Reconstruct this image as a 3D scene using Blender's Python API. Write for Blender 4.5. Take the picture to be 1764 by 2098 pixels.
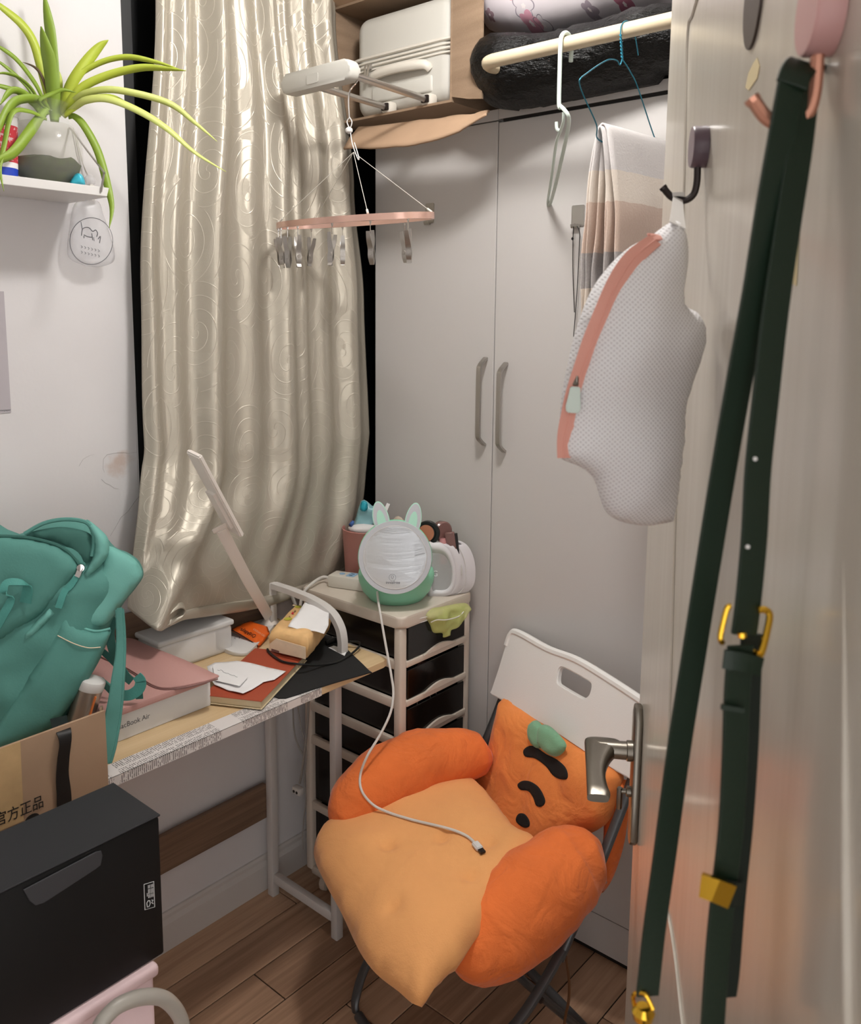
import bpy, bmesh, math, random
from mathutils import Vector, Matrix, noise
from mathutils.geometry import delaunay_2d_cdt
V = Vector
random.seed(7)
for o in list(bpy.data.objects):
    bpy.data.objects.remove(o)
SC = bpy.context.scene
COL = SC.collection

# ---------------------------------------------------------------- camera
F_PX, CX, CY = 1760.0, 882.0, 900.0            # focal length and optical centre in px of the 1764x2098 frame
CAM = V((1.845, 0.0, 1.65))
PITCH, ROLL, YAW = math.radians(8.18), math.radians(-0.54), math.radians(40.47)
_fwd = V((-math.sin(YAW)*math.cos(PITCH), math.cos(YAW)*math.cos(PITCH), -math.sin(PITCH)))
_rt = V((math.cos(YAW), math.sin(YAW), 0))
_dn = _fwd.cross(_rt)
RT = math.cos(ROLL)*_rt + math.sin(ROLL)*_dn
DN = -math.sin(ROLL)*_rt + math.cos(ROLL)*_dn
FW = _fwd
cd = bpy.data.cameras.new('camera')
cam = bpy.data.objects.new('camera', cd)
COL.objects.link(cam)
m = Matrix((( RT.x, -DN.x, -FW.x, CAM.x), (RT.y, -DN.y, -FW.y, CAM.y), (RT.z, -DN.z, -FW.z, CAM.z), (0, 0, 0, 1)))
cam.matrix_world = m
cd.sensor_fit = 'HORIZONTAL'; cd.sensor_width = 36.0
cd.lens = F_PX/1764*36
cd.shift_y = -(1049-CY)/1764
cd.clip_start = 0.02
cd.dof.use_dof = True; cd.dof.focus_distance = 1.9; cd.dof.aperture_fstop = 13
SC.camera = cam

# ---------------------------------------------------------------- world, exposure
w = bpy.data.worlds.new('world'); SC.world = w; w.use_nodes = True
w.node_tree.nodes['Background'].inputs[0].default_value = (1.0, 0.975, 0.95, 1)
w.node_tree.nodes['Background'].inputs[1].default_value = 1.6
SC.view_settings.view_transform = 'Standard'; SC.view_settings.look = 'None'
SC.view_settings.exposure = 0.42; SC.view_settings.gamma = 1.0
SC.view_settings.use_curve_mapping = False
LAMP_POS = V((0.92, 1.18, 2.62)); LAMP_W = 31.0

# ---------------------------------------------------------------- measuring helpers (frame px -> place)
def ray(px, py): return RT*((px-CX)/F_PX) + DN*((py-CY)/F_PX) + FW
def at_d(px, py, d): return CAM + ray(px, py)*d
def at_x(px, py, X): r = ray(px, py); return CAM + r*((X-CAM.x)/r.x)
def at_y(px, py, Y): r = ray(px, py); return CAM + r*((Y-CAM.y)/r.y)
def at_z(px, py, Z): r = ray(px, py); return CAM + r*((Z-CAM.z)/r.z)
def at_p(px, py, O, N): r = ray(px, py); return CAM + r*((O-CAM).dot(N)/r.dot(N))

# ---------------------------------------------------------------- materials
def lin(h):
    h = h.lstrip('#'); c = [int(h[i:i+2], 16)/255 for i in (0, 2, 4)]
    return tuple(x/12.92 if x <= .04045 else ((x+.055)/1.055)**2.4 for x in c) + (1,)
MATS = {}
class NT:
    def __init__(s, name):
        s.m = bpy.data.materials.new(name); s.m.use_nodes = True
        s.n = s.m.node_tree.nodes; s.l = s.m.node_tree.links
        s.b = s.n['Principled BSDF']; MATS[name] = s.m
    def new(s, t, **kw):
        n = s.n.new(t)
        for k, v in kw.items():
            if k.startswith('i_'):
                key = k[2:]; key = int(key) if key.isdigit() else key
                n.inputs[key].default_value = v
            else: setattr(n, k, v)
        return n
    def link(s, a, b): s.l.new(a, b)
    def coord(s, kind='Object', scale=(1, 1, 1)):
        t = s.new('ShaderNodeTexCoord'); mp = s.new('ShaderNodeMapping'); mp.inputs['Scale'].default_value = scale
        s.link(t.outputs[kind], mp.inputs[0]); return mp.outputs[0]
    def math(s, op, a, b=None):
        n = s.new('ShaderNodeMath', operation=op)
        for i, x in enumerate((a, b)):
            if x is None: continue
            if isinstance(x, (int, float)): n.inputs[i].default_value = x
            else: s.link(x, n.inputs[i])
        return n.outputs[0]
    def ramp(s, fac, stops, interp='LINEAR'):
        r = s.new('ShaderNodeValToRGB'); r.color_ramp.interpolation = interp
        e = r.color_ramp.elements
        while len(e) < len(stops): e.new(0.5)
        for k, (p, c) in enumerate(stops): e[k].position = p; e[k].color = c if len(c) == 4 else tuple(c)+(1,)
        s.link(fac, r.inputs[0]); return r.outputs[0]
    def mix(s, fac, a, b):
        n = s.new('ShaderNodeMix', data_type='RGBA')
        if isinstance(fac, (int, float)): n.inputs[0].default_value = fac
        else: s.link(fac, n.inputs[0])
        for i, x in ((6, a), (7, b)):
            if isinstance(x, tuple): n.inputs[i].default_value = x
            else: s.link(x, n.inputs[i])
        return n.outputs[2]
    def bump(s, h, dist=.002, strength=.5):
        b = s.new('ShaderNodeBump'); b.inputs['Distance'].default_value = dist; b.inputs['Strength'].default_value = strength
        s.link(h, b.inputs['Height']); s.link(b.outputs[0], s.b.inputs['Normal']); return b
    def noise(s, co, scale=5, detail=4, rough=.5):
        n = s.new('ShaderNodeTexNoise'); n.inputs['Scale'].default_value = scale; n.inputs['Detail'].default_value = detail
        n.inputs['Roughness'].default_value = rough; s.link(co, n.inputs['Vector']); return n.outputs[0]

def mat(name, hexc, rough=.5, metal=0, var=0.0, vscale=6, bump=0, bscale=80, spec=None, trans=0, alpha=1, coat=0, sheen=0, sss=0):
    t = NT(name); b = t.b; c = lin(hexc)
    b.inputs['Base Color'].default_value = c; b.inputs['Roughness'].default_value = rough; b.inputs['Metallic'].default_value = metal
    if spec is not None: b.inputs['Specular IOR Level'].default_value = spec
    if trans: b.inputs['Transmission Weight'].default_value = trans
    if alpha < 1: b.inputs['Alpha'].default_value = alpha
    if coat: b.inputs['Coat Weight'].default_value = coat; b.inputs['Coat Roughness'].default_value = .12
    if sheen: b.inputs['Sheen Weight'].default_value = sheen; b.inputs['Sheen Roughness'].default_value = .4
    if var or bump: co = t.coord()
    if var:
        n = t.noise(co, vscale, 5)
        lo = tuple(x*(1-var) for x in c[:3]) + (1,); hi = tuple(min(1, x*(1+var)) for x in c[:3]) + (1,)
        t.link(t.ramp(n, [(.3, lo), (.7, hi)]), b.inputs['Base Color'])
    if bump: t.bump(t.noise(co, bscale, 4), bump, .6)
    return t.m

def M(n): return MATS[n]

# ---------------------------------------------------------------- mesh helpers
def nb(): return bmesh.new()
def cr(pts, n=6, closed=False):
    P = [V(p) for p in pts]; out = []; N = len(P)
    rng = range(N if closed else N-1)
    for i in rng:
        if closed: p0, p1, p2, p3 = P[(i-1) % N], P[i], P[(i+1) % N], P[(i+2) % N]
        else: p0, p1, p2, p3 = P[max(i-1, 0)], P[i], P[i+1], P[min(i+2, N-1)]
        for k in range(n):
            t = k/n
            out.append(.5*((2*p1) + (p2-p0)*t + (2*p0-5*p1+4*p2-p3)*t*t + (3*p1-p0-3*p2+p3)*t**3))
    if not closed: out.append(P[-1])
    return out
def lerpl(vals, t):
    if not isinstance(vals, (list, tuple)): return vals
    x = t*(len(vals)-1); i = min(int(x), len(vals)-2); return vals[i]*(1-(x-i)) + vals[i+1]*(x-i)
def frames(pts, up=None, closed=False):
    n = len(pts); T = []
    for i in range(n):
        a = pts[(i-1) % n] if (closed or i > 0) else pts[i]; b = pts[(i+1) % n] if (closed or i < n-1) else pts[i]
        d = b-a; T.append(d.normalized() if d.length > 1e-9 else V((0, 0, 1)))
    u = V(up) if up is not None else (V((0, 0, 1)) if abs(T[0].z) < .9 else V((1, 0, 0)))
    out = []
    for t in T:
        u2 = u - t*u.dot(t)
        if u2.length < 1e-6: u2 = t.orthogonal()
        u2.normalize(); out.append((t, u2, t.cross(u2)))
        if up is None: u = u2
    return out
def loft(bm, rings, cap=True, closed=False):
    R = [[bm.verts.new(p) for p in r] for r in rings]
    k = len(R[0]); n = len(R)
    for i in range(n if closed else n-1):
        a, b = R[i], R[(i+1) % n]
        for j in range(k): bm.faces.new((a[j], a[(j+1) % k], b[(j+1) % k], b[j]))
    if cap and not closed:
        bm.faces.new(R[0][::-1]); bm.faces.new(R[-1])
    return R
def tube(bm, pts, r, n=8, closed=False, cap=True, sy=1.0, up=None):
    pts = [V(p) for p in pts]; L = len(pts); rings = []
    for i, (p, (t, u, v)) in enumerate(zip(pts, frames(pts, up, closed))):
        rr = lerpl(r, i/max(1, L-1))
        rings.append([p + u*(rr*math.cos(a)) + v*(rr*sy*math.sin(a)) for a in [2*math.pi*k/n for k in range(n)]])
    loft(bm, rings, cap, closed)
def bar(bm, pts, wdir, w, t, closed=False):
    """flat bar / ribbon: width along wdir, thickness across"""
    pts = [V(p) for p in pts]; rings = []; L = len(pts)
    wd = [V(x) for x in wdir] if isinstance(wdir, list) else None
    fr = frames(pts, None, closed)
    for i, p in enumerate(pts):
        tt = fr[i][0]; d = wd[i] if wd else V(wdir)
        d = (d - tt*d.dot(tt)).normalized(); nrm = tt.cross(d)
        ww = lerpl(w, i/max(1, L-1))/2; th = lerpl(t, i/max(1, L-1))/2
        rings.append([p+d*ww+nrm*th, p-d*ww+nrm*th, p-d*ww-nrm*th, p+d*ww-nrm*th])
    loft(bm, rings, True, closed)
def box(bm, lo, hi, bev=0.0, seg=2, mtx=None):
    lo, hi = V(lo), V(hi)
    r = bmesh.ops.create_cube(bm, size=1.0); vs = r['verts']
    for v in vs: v.co = V((lo[i] + (v.co[i]+.5)*(hi[i]-lo[i]) for i in range(3)))
    if bev > 0:
        es = list({e for v in vs for e in v.link_edges})
        rb = bmesh.ops.bevel(bm, geom=es, offset=bev, segments=seg, affect='EDGES', profile=.5)
        vs = list({v for f in rb['faces'] for v in f.verts} | {v for v in vs if v.is_valid})
    if mtx is not None:
        for v in vs: v.co = mtx @ v.co
    return vs
def prism(bm, poly, vec, bev=0, seg=2):
    vec = V(vec); P = [V(p) for p in poly]
    nrm = V((0, 0, 0))
    for i in range(len(P)): nrm += P[i].cross(P[(i+1) % len(P)])
    if nrm.dot(vec) > 0: P = P[::-1]
    a = [bm.verts.new(p) for p in P]; b = [bm.verts.new(p+vec) for p in P]; k = len(P)
    fs = [bm.faces.new(a), bm.faces.new(b[::-1])]
    for j in range(k): fs.append(bm.faces.new((a[(j+1) % k], a[j], b[j], b[(j+1) % k])))
    if bev > 0:
        es = list({e for f in fs[:2] for e in f.edges})
        bmesh.ops.bevel(bm, geom=es, offset=bev, segments=seg, affect='EDGES', profile=.5)
def rrect(w, h, r, n=5):
    out = []
    for cx, cy, a0 in ((w/2-r, h/2-r, 0), (-w/2+r, h/2-r, 90), (-w/2+r, -h/2+r, 180), (w/2-r, -h/2+r, 270)):
        for k in range(n+1):
            a = math.radians(a0+90*k/n); out.append((cx+r*math.cos(a), cy+r*math.sin(a)))
    return out
def basis(N, up=(0, 0, 1)):
    N = V(N).normalized(); U = V(up).cross(N)
    if U.length < 1e-6: U = V((1, 0, 0))
    U.normalize(); return U, N.cross(U), N
def lathe(bm, prof, O, axis=(0, 0, 1), n=28, sx=1, sy=1, cap=True):
    ax = V(axis).normalized(); u = ax.orthogonal().normalized() if abs(ax.z) < .99 else V((1, 0, 0)); v = ax.cross(u); O = V(O)
    rings = [[O + ax*h + u*(max(r, 1e-5)*sx*math.cos(a)) + v*(max(r, 1e-5)*sy*math.sin(a)) for a in [2*math.pi*k/n for k in range(n)]] for r, h in prof]
    loft(bm, rings, cap)
def grid(bm, nu, nv, fn, uv=None):
    vs = [[bm.verts.new(fn(i/nu, j/nv)) for j in range(nv+1)] for i in range(nu+1)]
    lay = bm.loops.layers.uv.verify() if uv else None
    for i in range(nu):
        for j in range(nv):
            f = bm.faces.new((vs[i][j], vs[i+1][j], vs[i+1][j+1], vs[i][j+1]))
            if lay:
                for lp, (a, b) in zip(f.loops, ((i, j), (i+1, j), (i+1, j+1), (i, j+1))): lp[lay].uv = uv(a/nu, b/nv)
    return vs
def wob(p, s, seed=0): return noise.noise(V(p)*s + V((seed*7.3, seed*3.1, seed*1.7)))

class Pillow:
    """an outline with its own distance and size, swelling to a real thickness on both sides"""
    def __init__(s, poly, O, N, Tf, Tb, R, px=True, up=(0, 0, 1), smooth=4, wr=0.0, ws=20, seed=0, Rb=None):
        s.O = V(O); s.U, s.V, s.N = basis(N, up); s.Tf, s.Tb, s.R, s.wr, s.ws, s.seed = Tf, Tb, R, wr, ws, seed
        q = []
        for p in poly:
            if px: d = at_p(p[0], p[1], s.O, s.N) - s.O; q.append(V((d.dot(s.U), d.dot(s.V), 0)))
            else: q.append(V((p[0], p[1], 0)))
        if smooth: q = cr(q, smooth, True)
        s.poly = [(p.x, p.y) for p in q]
    def dist(s, a, b):
        best = 1e9; P = s.poly; n = len(P)
        for i in range(n):
            x1, y1 = P[i]; x2, y2 = P[(i+1) % n]; dx, dy = x2-x1, y2-y1; L = dx*dx+dy*dy
            t = 0 if L == 0 else max(0, min(1, ((a-x1)*dx+(b-y1)*dy)/L))
            d = (a-x1-t*dx)**2 + (b-y1-t*dy)**2
            if d < best: best = d
        return math.sqrt(best)
    def inside(s, a, b):
        c = False; P = s.poly; n = len(P)
        for i in range(n):
            x1, y1 = P[i]; x2, y2 = P[(i+1) % n]
            if (y1 > b) != (y2 > b) and a < (x2-x1)*(b-y1)/(y2-y1)+x1: c = not c
        return c
    def prof(s, d): t = 1-min(d/s.R, 1); return math.sqrt(max(0, 1-t*t))
    def h(s, a, b):
        if not s.inside(a, b): return 0.0
        k = s.prof(s.dist(a, b)); return s.Tf*k + s.wr*k*wob((a, b, 0), s.ws, s.seed)
    def pt(s, px, py, off=0.0):
        a = b = hh = 0.0
        for _ in range(5):
            P = at_p(px, py, s.O + s.N*(hh+off), s.N); d = P-s.O; a, b = d.dot(s.U), d.dot(s.V); hh = s.h(a, b)
        return s.O + s.U*a + s.V*b + s.N*(hh+off)
    def build(s, bm, step):
        P = s.poly; pts = []
        n = len(P)
        for i in range(n):
            a, b = V(P[i]), V(P[(i+1) % n]); k = max(1, int((b-a).length/step))
            for j in range(k): pts.append(a.lerp(b, j/k))
        nbd = len(pts)
        xs = [p[0] for p in P]; ys = [p[1] for p in P]
        rr = random.Random(3)
        y = min(ys); row = 0
        while y < max(ys):
            x = min(xs) + (step/2 if row % 2 else 0)
            while x < max(xs):
                a, b = x+rr.uniform(-.15, .15)*step, y+rr.uniform(-.15, .15)*step
                if s.inside(a, b) and s.dist(a, b) > step*.6: pts.append(V((a, b)))
                x += step
            y += step*.87; row += 1
        vo, eo, fo, ov, oe, of = delaunay_2d_cdt([V((p[0], p[1])) for p in pts], [(i, (i+1) % nbd) for i in range(nbd)], [], 1, 1e-7)
        onb = set()
        for i, src in enumerate(ov):
            if any(k < nbd for k in src): onb.add(i)
        fr = []; bk = []
        for i, p in enumerate(vo):
            a, b = p[0], p[1]; base = s.O + s.U*a + s.V*b
            if i in onb: v = bm.verts.new(base); fr.append(v); bk.append(v)
            else:
                k = s.prof(s.dist(a, b)); wv = s.wr*k*wob((a, b, 0), s.ws, s.seed)
                fr.append(bm.verts.new(base + s.N*(s.Tf*k+wv))); bk.append(bm.verts.new(base - s.N*(s.Tb*k+wv*.5)))
        for f in fo:
            if len({*f}) < 3: continue
            try: bm.faces.new([fr[i] for i in f])
            except ValueError: pass
            if any(i not in onb for i in f):
                try: bm.faces.new([bk[i] for i in reversed(f)])
                except ValueError: pass

# ---------------------------------------------------------------- object helpers
ORG = {}
def finish(me, smooth, angle):
    if smooth:
        me.shade_smooth()
        if angle < 180: me.set_sharp_from_angle(angle=math.radians(angle))
def obj(name, bm, mt, parent=None, smooth=True, angle=38, org=None, fixn=True):
    o_org = ORG[parent.name] if parent else (V(org) if org is not None else V((0, 0, 0)))
    if fixn: bmesh.ops.recalc_face_normals(bm, faces=bm.faces)
    for v in bm.verts: v.co -= o_org
    me = bpy.data.meshes.new(name); bm.to_mesh(me); bm.free()
    if mt: me.materials.append(M(mt) if isinstance(mt, str) else mt)
    finish(me, smooth, angle)
    o = bpy.data.objects.new(name, me); COL.objects.link(o)
    if parent: o.parent = parent
    else: o.location = o_org
    ORG[o.name] = o_org
    return o
def tag(o, label, cat, group=None):
    o['label'] = label; o['category'] = cat
    if group: o['group'] = group
    return o
def thing(name, label, cat, loc, group=None):
    o = bpy.data.objects.new(name, None); o.empty_display_size = .03; COL.objects.link(o); o.location = V(loc); ORG[o.name] = V(loc)
    return tag(o, label, cat, group)
def solo(name, bm, mt, label, cat, group=None, **kw):
    vs = [v.co for v in bm.verts]
    org = V((sum(v.x for v in vs)/len(vs), sum(v.y for v in vs)/len(vs), min(v.z for v in vs)))
    return tag(obj(name, bm, mt, org=org, **kw), label, cat, group)
def struct(name, bm, mt, **kw):
    o = obj(name, bm, mt, **kw); o['kind'] = 'structure'; return o
def solid(o, t, off=0):
    md = o.modifiers.new('thickness', 'SOLIDIFY'); md.thickness = t; md.offset = off; return o
def text(name, body, size, O, xd, yd, mt, parent, ext=.0002, align='LEFT', sx=1.0):
    c = bpy.data.curves.new(name, 'FONT'); c.body = body; c.size = size; c.extrude = ext; c.align_x = align
    t = bpy.data.objects.new(name+'_tmp', c); COL.objects.link(t)
    me = bpy.data.meshes.new_from_object(t.evaluated_get(bpy.context.evaluated_depsgraph_get()))
    bpy.data.objects.remove(t); bpy.data.curves.remove(c)
    xd, yd = V(xd).normalized(), V(yd).normalized(); zd = xd.cross(yd); O = V(O); org = ORG[parent.name]
    for v in me.vertices: v.co = O + xd*(v.co.x*sx) + yd*v.co.y + zd*v.co.z - org
    me.name = name; me.materials.clear(); me.materials.append(M(mt))
    o = bpy.data.objects.new(name, me); COL.objects.link(o); o.parent = parent; ORG[o.name] = org
    return o
# ---------------------------------------------------------------- materials
mat('white_paint', '#dedcdc', .75, bump=.0006, bscale=60)
mat('ceiling_paint', '#e6e4e0', .85)
mat('laminate', '#cdcac8', .34, spec=.4)
mat('laminate_edge', '#d6d3d0', .4)
mat('dark_gap', '#1b1816', .8)
mat('black_pane', '#07080a', .35, spec=.25)
mat('black_frame', '#101113', .5)
mat('brushed_metal', '#b9b5b0', .32, .9)
mat('chrome', '#d6d4d2', .14, 1)
mat('nickel', '#8a847b', .3, 1)
mat('gold', '#e0b23c', .2, 1)
mat('copper', '#c98f78', .3, .6)
mat('green_leather', '#082010', .5, bump=.0004, bscale=220)
mat('green_leather_edge', '#07170e', .6)
mat('purple_plastic', '#5b4a54', .35)
mat('purple_face', '#8a7c82', .45)
mat('dark_metal', '#2c2422', .35, .5)
mat('pink_plastic', '#c99b98', .45)
mat('tape_residue', '#d8c79b', .8)
mat('brown_oval', '#3d2f28', .45)
mat('paper_white', '#eeedee', .8)
mat('plastic_white', '#dcdad8', .38)
mat('lamp_white', '#eee7e0', .4)
mat('metal_white', '#d2cecb', .45)
mat('black_plastic', '#0d0d0e', .4)
mat('black_fabric', '#131314', .85)
mat('black_card', '#0c0c0d', .6, var=.15, vscale=4, spec=.3)
mat('black_card_tab', '#242427', .55, spec=.3)
mat('print_white', '#cfcfcf', .7)
mat('ink_black', '#141210', .7)
mat('ink_grey', '#66676c', .7)
mat('pink_card', '#e3c8cb', .6)
mat('grey_tube', '#a39e96', .4)
mat('sleeve_pink', '#b98c86', .55, bump=.0004, bscale=160)
mat('sleeve_pink_dark', '#7b5752', .6)
mat('box_white', '#d8d8d8', .5)
mat('cream_pages', '#cdbc9a', .8)
mat('rust_cover', '#a4472d', .55)
mat('orange_foil', '#e2641f', .35)
mat('tissue_film', '#e9bd84', .45, var=.12, vscale=30)
mat('tissue_film_pale', '#e8d3b6', .5, var=.1, vscale=25)
mat('yellow_green', '#b9b53f', .5)
mat('logo_red', '#c62c3c', .5)
mat('frame_beige', '#d3c8bb', .42)
mat('teal', '#538e85', .75, bump=.0004, bscale=260)
mat('teal_lit', '#71b2a8', .75, bump=.0004, bscale=260)  # same canvas where light catches it, brightness put into the colour
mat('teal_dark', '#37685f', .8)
mat('teal_web', '#4b948b', .7, bump=.0006, bscale=400)
mat('mint', '#8fd0b0', .5)
mat('mint_pale', '#b5e6d2', .5)
mat('rim_grey', '#c3c6cc', .45)
mat('mirror_face', '#f2f4f8', .22, .8)
mat('bin_pink', '#c1847c', .5)
mat('blue_wrap', '#59b3c4', .3, var=.3, vscale=40)
mat('teal_wrap', '#1f9fb5', .35)
mat('navy_wrap', '#4a6fb5', .4)
mat('outlet_blue', '#8fb6d6', .5)
mat('pouch_white', '#dfdce0', .4)
mat('compact_tan', '#b9795c', .5)
mat('pink_gloss', '#c98d8d', .25)
mat('brown_gloss', '#7d5a55', .25)
mat('beige_soft', '#cdbfae', .7)
mat('orange_plush', '#e87738', .95, var=.10, vscale=7, bump=.0012, bscale=320, sheen=.18)
mat('peach_plush', '#eeab6c', .95, var=.06, vscale=5, bump=.0010, bscale=320, sheen=.15)  # seat fabric, its nap and the light on top put into a paler colour
mat('back_plush', '#ec8d49', .95, var=.07, vscale=6, bump=.0010, bscale=320, sheen=.15)
mat('leaf_plush', '#7fae8c', .95, sheen=.3, bump=.001, bscale=250)
mat('chair_white', '#f1efed', .45, bump=.0003, bscale=300)
mat('chair_metal', '#5e6062', .38, .6)
mat('chair_metal_light', '#9a9690', .5, .3)
mat('cord_brown', '#6a4526', .7)
mat('cord_white', '#d5d1cc', .5)
mat('cord_grey', '#97928c', .5)
mat('rail_cream', '#c9ba9e', .35, var=.05, vscale=20)
mat('hanger_mint', '#cfdcd4', .4)
mat('hanger_blue', '#2f7c92', .3, .4)
mat('black_bag', '#070707', .36, spec=.3)
mat('suitcase_grey', '#c4c2bb', .48)
mat('suitcase_pad', '#d3cec4', .5)
mat('rack_pink', '#dfb7a8', .22, .55)
mat('cord_clear', '#d8d5cc', .4)
mat('leaf_green', '#7f9a2e', .5)
mat('leaf_lime', '#aebd3c', .5)
mat('leaf_pale', '#c3cd72', .5)
mat('leaf_tip', '#5b4a34', .8)
mat('moss', '#2b380f', .9, var=.7, vscale=45)
mat('ball_grey', '#c6c5c8', .7)
mat('cyan_wrap', '#3bb2c9', .3, var=.2, vscale=60)
mat('poster_paper', '#b7b1b6', .7, var=.08, vscale=8)
mat('crack', '#6b625c', .9)
mat('desk_wood_edge', '#d6a579', .5)
mat('silver_bottle', '#b4aaa0', .28, .8)
mat('orange_band', '#e58142', .5)
mat('box_tape', '#c2a377', .4, var=.1, vscale=30)
mat('strap_black', '#0b0b0c', .55)
mat('card_edge', '#8f6e49', .8)
mat('lamp_body', '#e8e6e2', .5)
mat('dark_drawer', '#171210', .25, spec=.4)

def wood(name, c1, c2, c3, along, sc=1.0, rough=.45, rnd=.0, coat=0):
    t = NT(name); s = [60*sc]*3; s[along] = 2.2*sc
    co = t.coord(scale=tuple(s)); n = t.noise(co, 1.0, 6, .6)
    s2 = [9*sc]*3; s2[along] = .7*sc
    n2 = t.noise(t.coord(scale=tuple(s2)), 1.0, 3, .5)
    mixv = t.math('ADD', t.math('MULTIPLY', n, .55), t.math('MULTIPLY', n2, .45))
    if rnd:
        oi = t.new('ShaderNodeObjectInfo'); mixv = t.math('ADD', mixv, t.math('MULTIPLY', t.math('SUBTRACT', oi.outputs['Random'], .5), rnd))
    t.link(t.ramp(mixv, [(.34, lin(c1)), (.52, lin(c2)), (.68, lin(c3))]), t.b.inputs['Base Color'])
    t.b.inputs['Roughness'].default_value = rough
    if coat: t.b.inputs['Coat Weight'].default_value = coat; t.b.inputs['Coat Roughness'].default_value = .16
    t.bump(n, .0006, .4)
wood('floor_wood', '#92725a', '#b59277', '#cdaa8c', 1, 1.0, .42, .28)
wood('desk_wood', '#c3a67c', '#d2b88f', '#dcc49e', 1, .8, .5)
wood('board_wood', '#644d3d', '#7e6552', '#947a66', 1, 1.0, .55)
wood('door_wood', '#c0b8ab', '#cac3b7', '#d2ccc1', 2, .8, .3, 0, .35)

# painted wall with a damp stain low by the window corner
t = NT('wall_paint'); co = t.coord()
n = t.noise(co, 3.0, 5); base = t.ramp(n, [(.2, lin('#d9d6d7')), (.8, lin('#e2e0e1'))])
vd = t.new('ShaderNodeVectorMath', operation='DISTANCE'); t.link(co, vd.inputs[0]); vd.inputs[1].default_value = (0, 1.035, 1.30)
n3 = t.noise(co, 28, 5, .6)
sv = t.math('SUBTRACT', t.math('MULTIPLY', n3, .075), vd.outputs[1])
mask = t.ramp(sv, [(.0, (0, 0, 0, 1)), (.03, (.55, .55, .55, 1))])
t.link(t.mix(mask, base, lin('#bd9a82')), t.b.inputs['Base Color']); t.b.inputs['Roughness'].default_value = .8
t.bump(t.noise(co, 90, 4), .0005, .5)

# satin jacquard curtain with embossed scrolls
t = NT('curtain_satin'); uv = t.new('ShaderNodeTexCoord').outputs['UV']
mp = t.new('ShaderNodeMapping'); mp.inputs['Scale'].default_value = (5.2, 5.2, 1); t.link(uv, mp.inputs[0])
vor = t.new('ShaderNodeTexVoronoi', voronoi_dimensions='2D'); vor.inputs['Scale'].default_value = 1.0; vor.inputs['Randomness'].default_value = .75
t.link(mp.outputs[0], vor.inputs['Vector'])
sub = t.new('ShaderNodeVectorMath', operation='SUBTRACT'); t.link(mp.outputs[0], sub.inputs[0]); t.link(vor.outputs['Position'], sub.inputs[1])
sep = t.new('ShaderNodeSeparateXYZ'); t.link(sub.outputs[0], sep.inputs[0])
ang = t.math('ARCTAN2', sep.outputs[1], sep.outputs[0])
rad = vor.outputs['Distance']
sp = t.math('SINE', t.math('ADD', t.math('MULTIPLY', rad, 21.0), ang))
line = t.math('SMOOTH_MAX', t.math('SUBTRACT', t.math('ABSOLUTE', sp), .0), .05)
relief = t.ramp(t.math('ABSOLUTE', sp), [(.0, (1, 1, 1, 1)), (.16, (0, 0, 0, 1)), (.9, (.02, .02, .02, 1))])
mp2 = t.new('ShaderNodeMapping'); mp2.inputs['Scale'].default_value = (150, 150, 1); t.link(uv, mp2.inputs[0])
grain = t.new('ShaderNodeTexVoronoi', voronoi_dimensions='2D', distance='MANHATTAN'); t.link(mp2.outputs[0], grain.inputs['Vector'])
gmask = t.ramp(t.math('SINE', t.math('SUBTRACT', ang, t.math('MULTIPLY', rad, 9.0))), [(.35, (0, 0, 0, 1)), (.5, (1, 1, 1, 1))])
hsum = t.math('ADD', relief, t.math('MULTIPLY', t.math('MULTIPLY', grain.outputs['Distance'], gmask), .35))
t.link(t.mix(relief, lin('#bab3a5'), lin('#c9c2b5')), t.b.inputs['Base Color'])
t.b.inputs['Metallic'].default_value = .45; t.b.inputs['Roughness'].default_value = .43
t.b.inputs['Anisotropic'].default_value = .85; t.b.inputs['Anisotropic Rotation'].default_value = .25
tg = t.new('ShaderNodeTangent', direction_type='UV_MAP'); t.link(tg.outputs[0], t.b.inputs['Tangent'])
t.bump(hsum, .0009, .42)

# newspaper: columns of short grey lines on off-white
t = NT('newspaper'); co = t.coord()
sp_ = t.new('ShaderNodeSeparateXYZ'); t.link(co, sp_.inputs[0])
across = t.math('ADD', sp_.outputs[0], sp_.outputs[2])
rows = t.math('SINE', t.math('MULTIPLY', sp_.outputs[1], 1500.0))
mpn = t.coord(scale=(160, 300, 160)); words = t.noise(mpn, 1.0, 2)
gap = t.math('SINE', t.math('MULTIPLY', across, 210.0))
blk = t.noise(t.coord(scale=(1, 11, 1)), 1.0, 0)
ink = t.math('MULTIPLY', t.math('MULTIPLY', t.math('GREATER_THAN', rows, -.1), t.math('GREATER_THAN', words, .44)), t.math('MULTIPLY', t.math('LESS_THAN', gap, .86), t.math('GREATER_THAN', blk, .40)))
t.link(t.mix(t.math('MULTIPLY', ink, .8), lin('#d9d4d2'), lin('#55504e')), t.b.inputs['Base Color']); t.b.inputs['Roughness'].default_value = .7

# cardboard
t = NT('cardboard'); co = t.coord()
n = t.noise(t.coord(scale=(3, 3, 30)), 1.0, 4); n2 = t.noise(co, 300, 2)
t.link(t.ramp(t.math('ADD', t.math('MULTIPLY', n, .8), t.math('MULTIPLY', n2, .2)), [(.3, lin('#7d6752')), (.7, lin('#9c846d'))]), t.b.inputs['Base Color'])
t.b.inputs['Roughness'].default_value = .85; t.bump(n, .0012, .5)
mat('cardboard_light', '#a98c72', .8, var=.08, vscale=8, bump=.0006, bscale=40)
mat('cardboard_pale', '#c9aa83', .85, var=.06, vscale=10)

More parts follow.
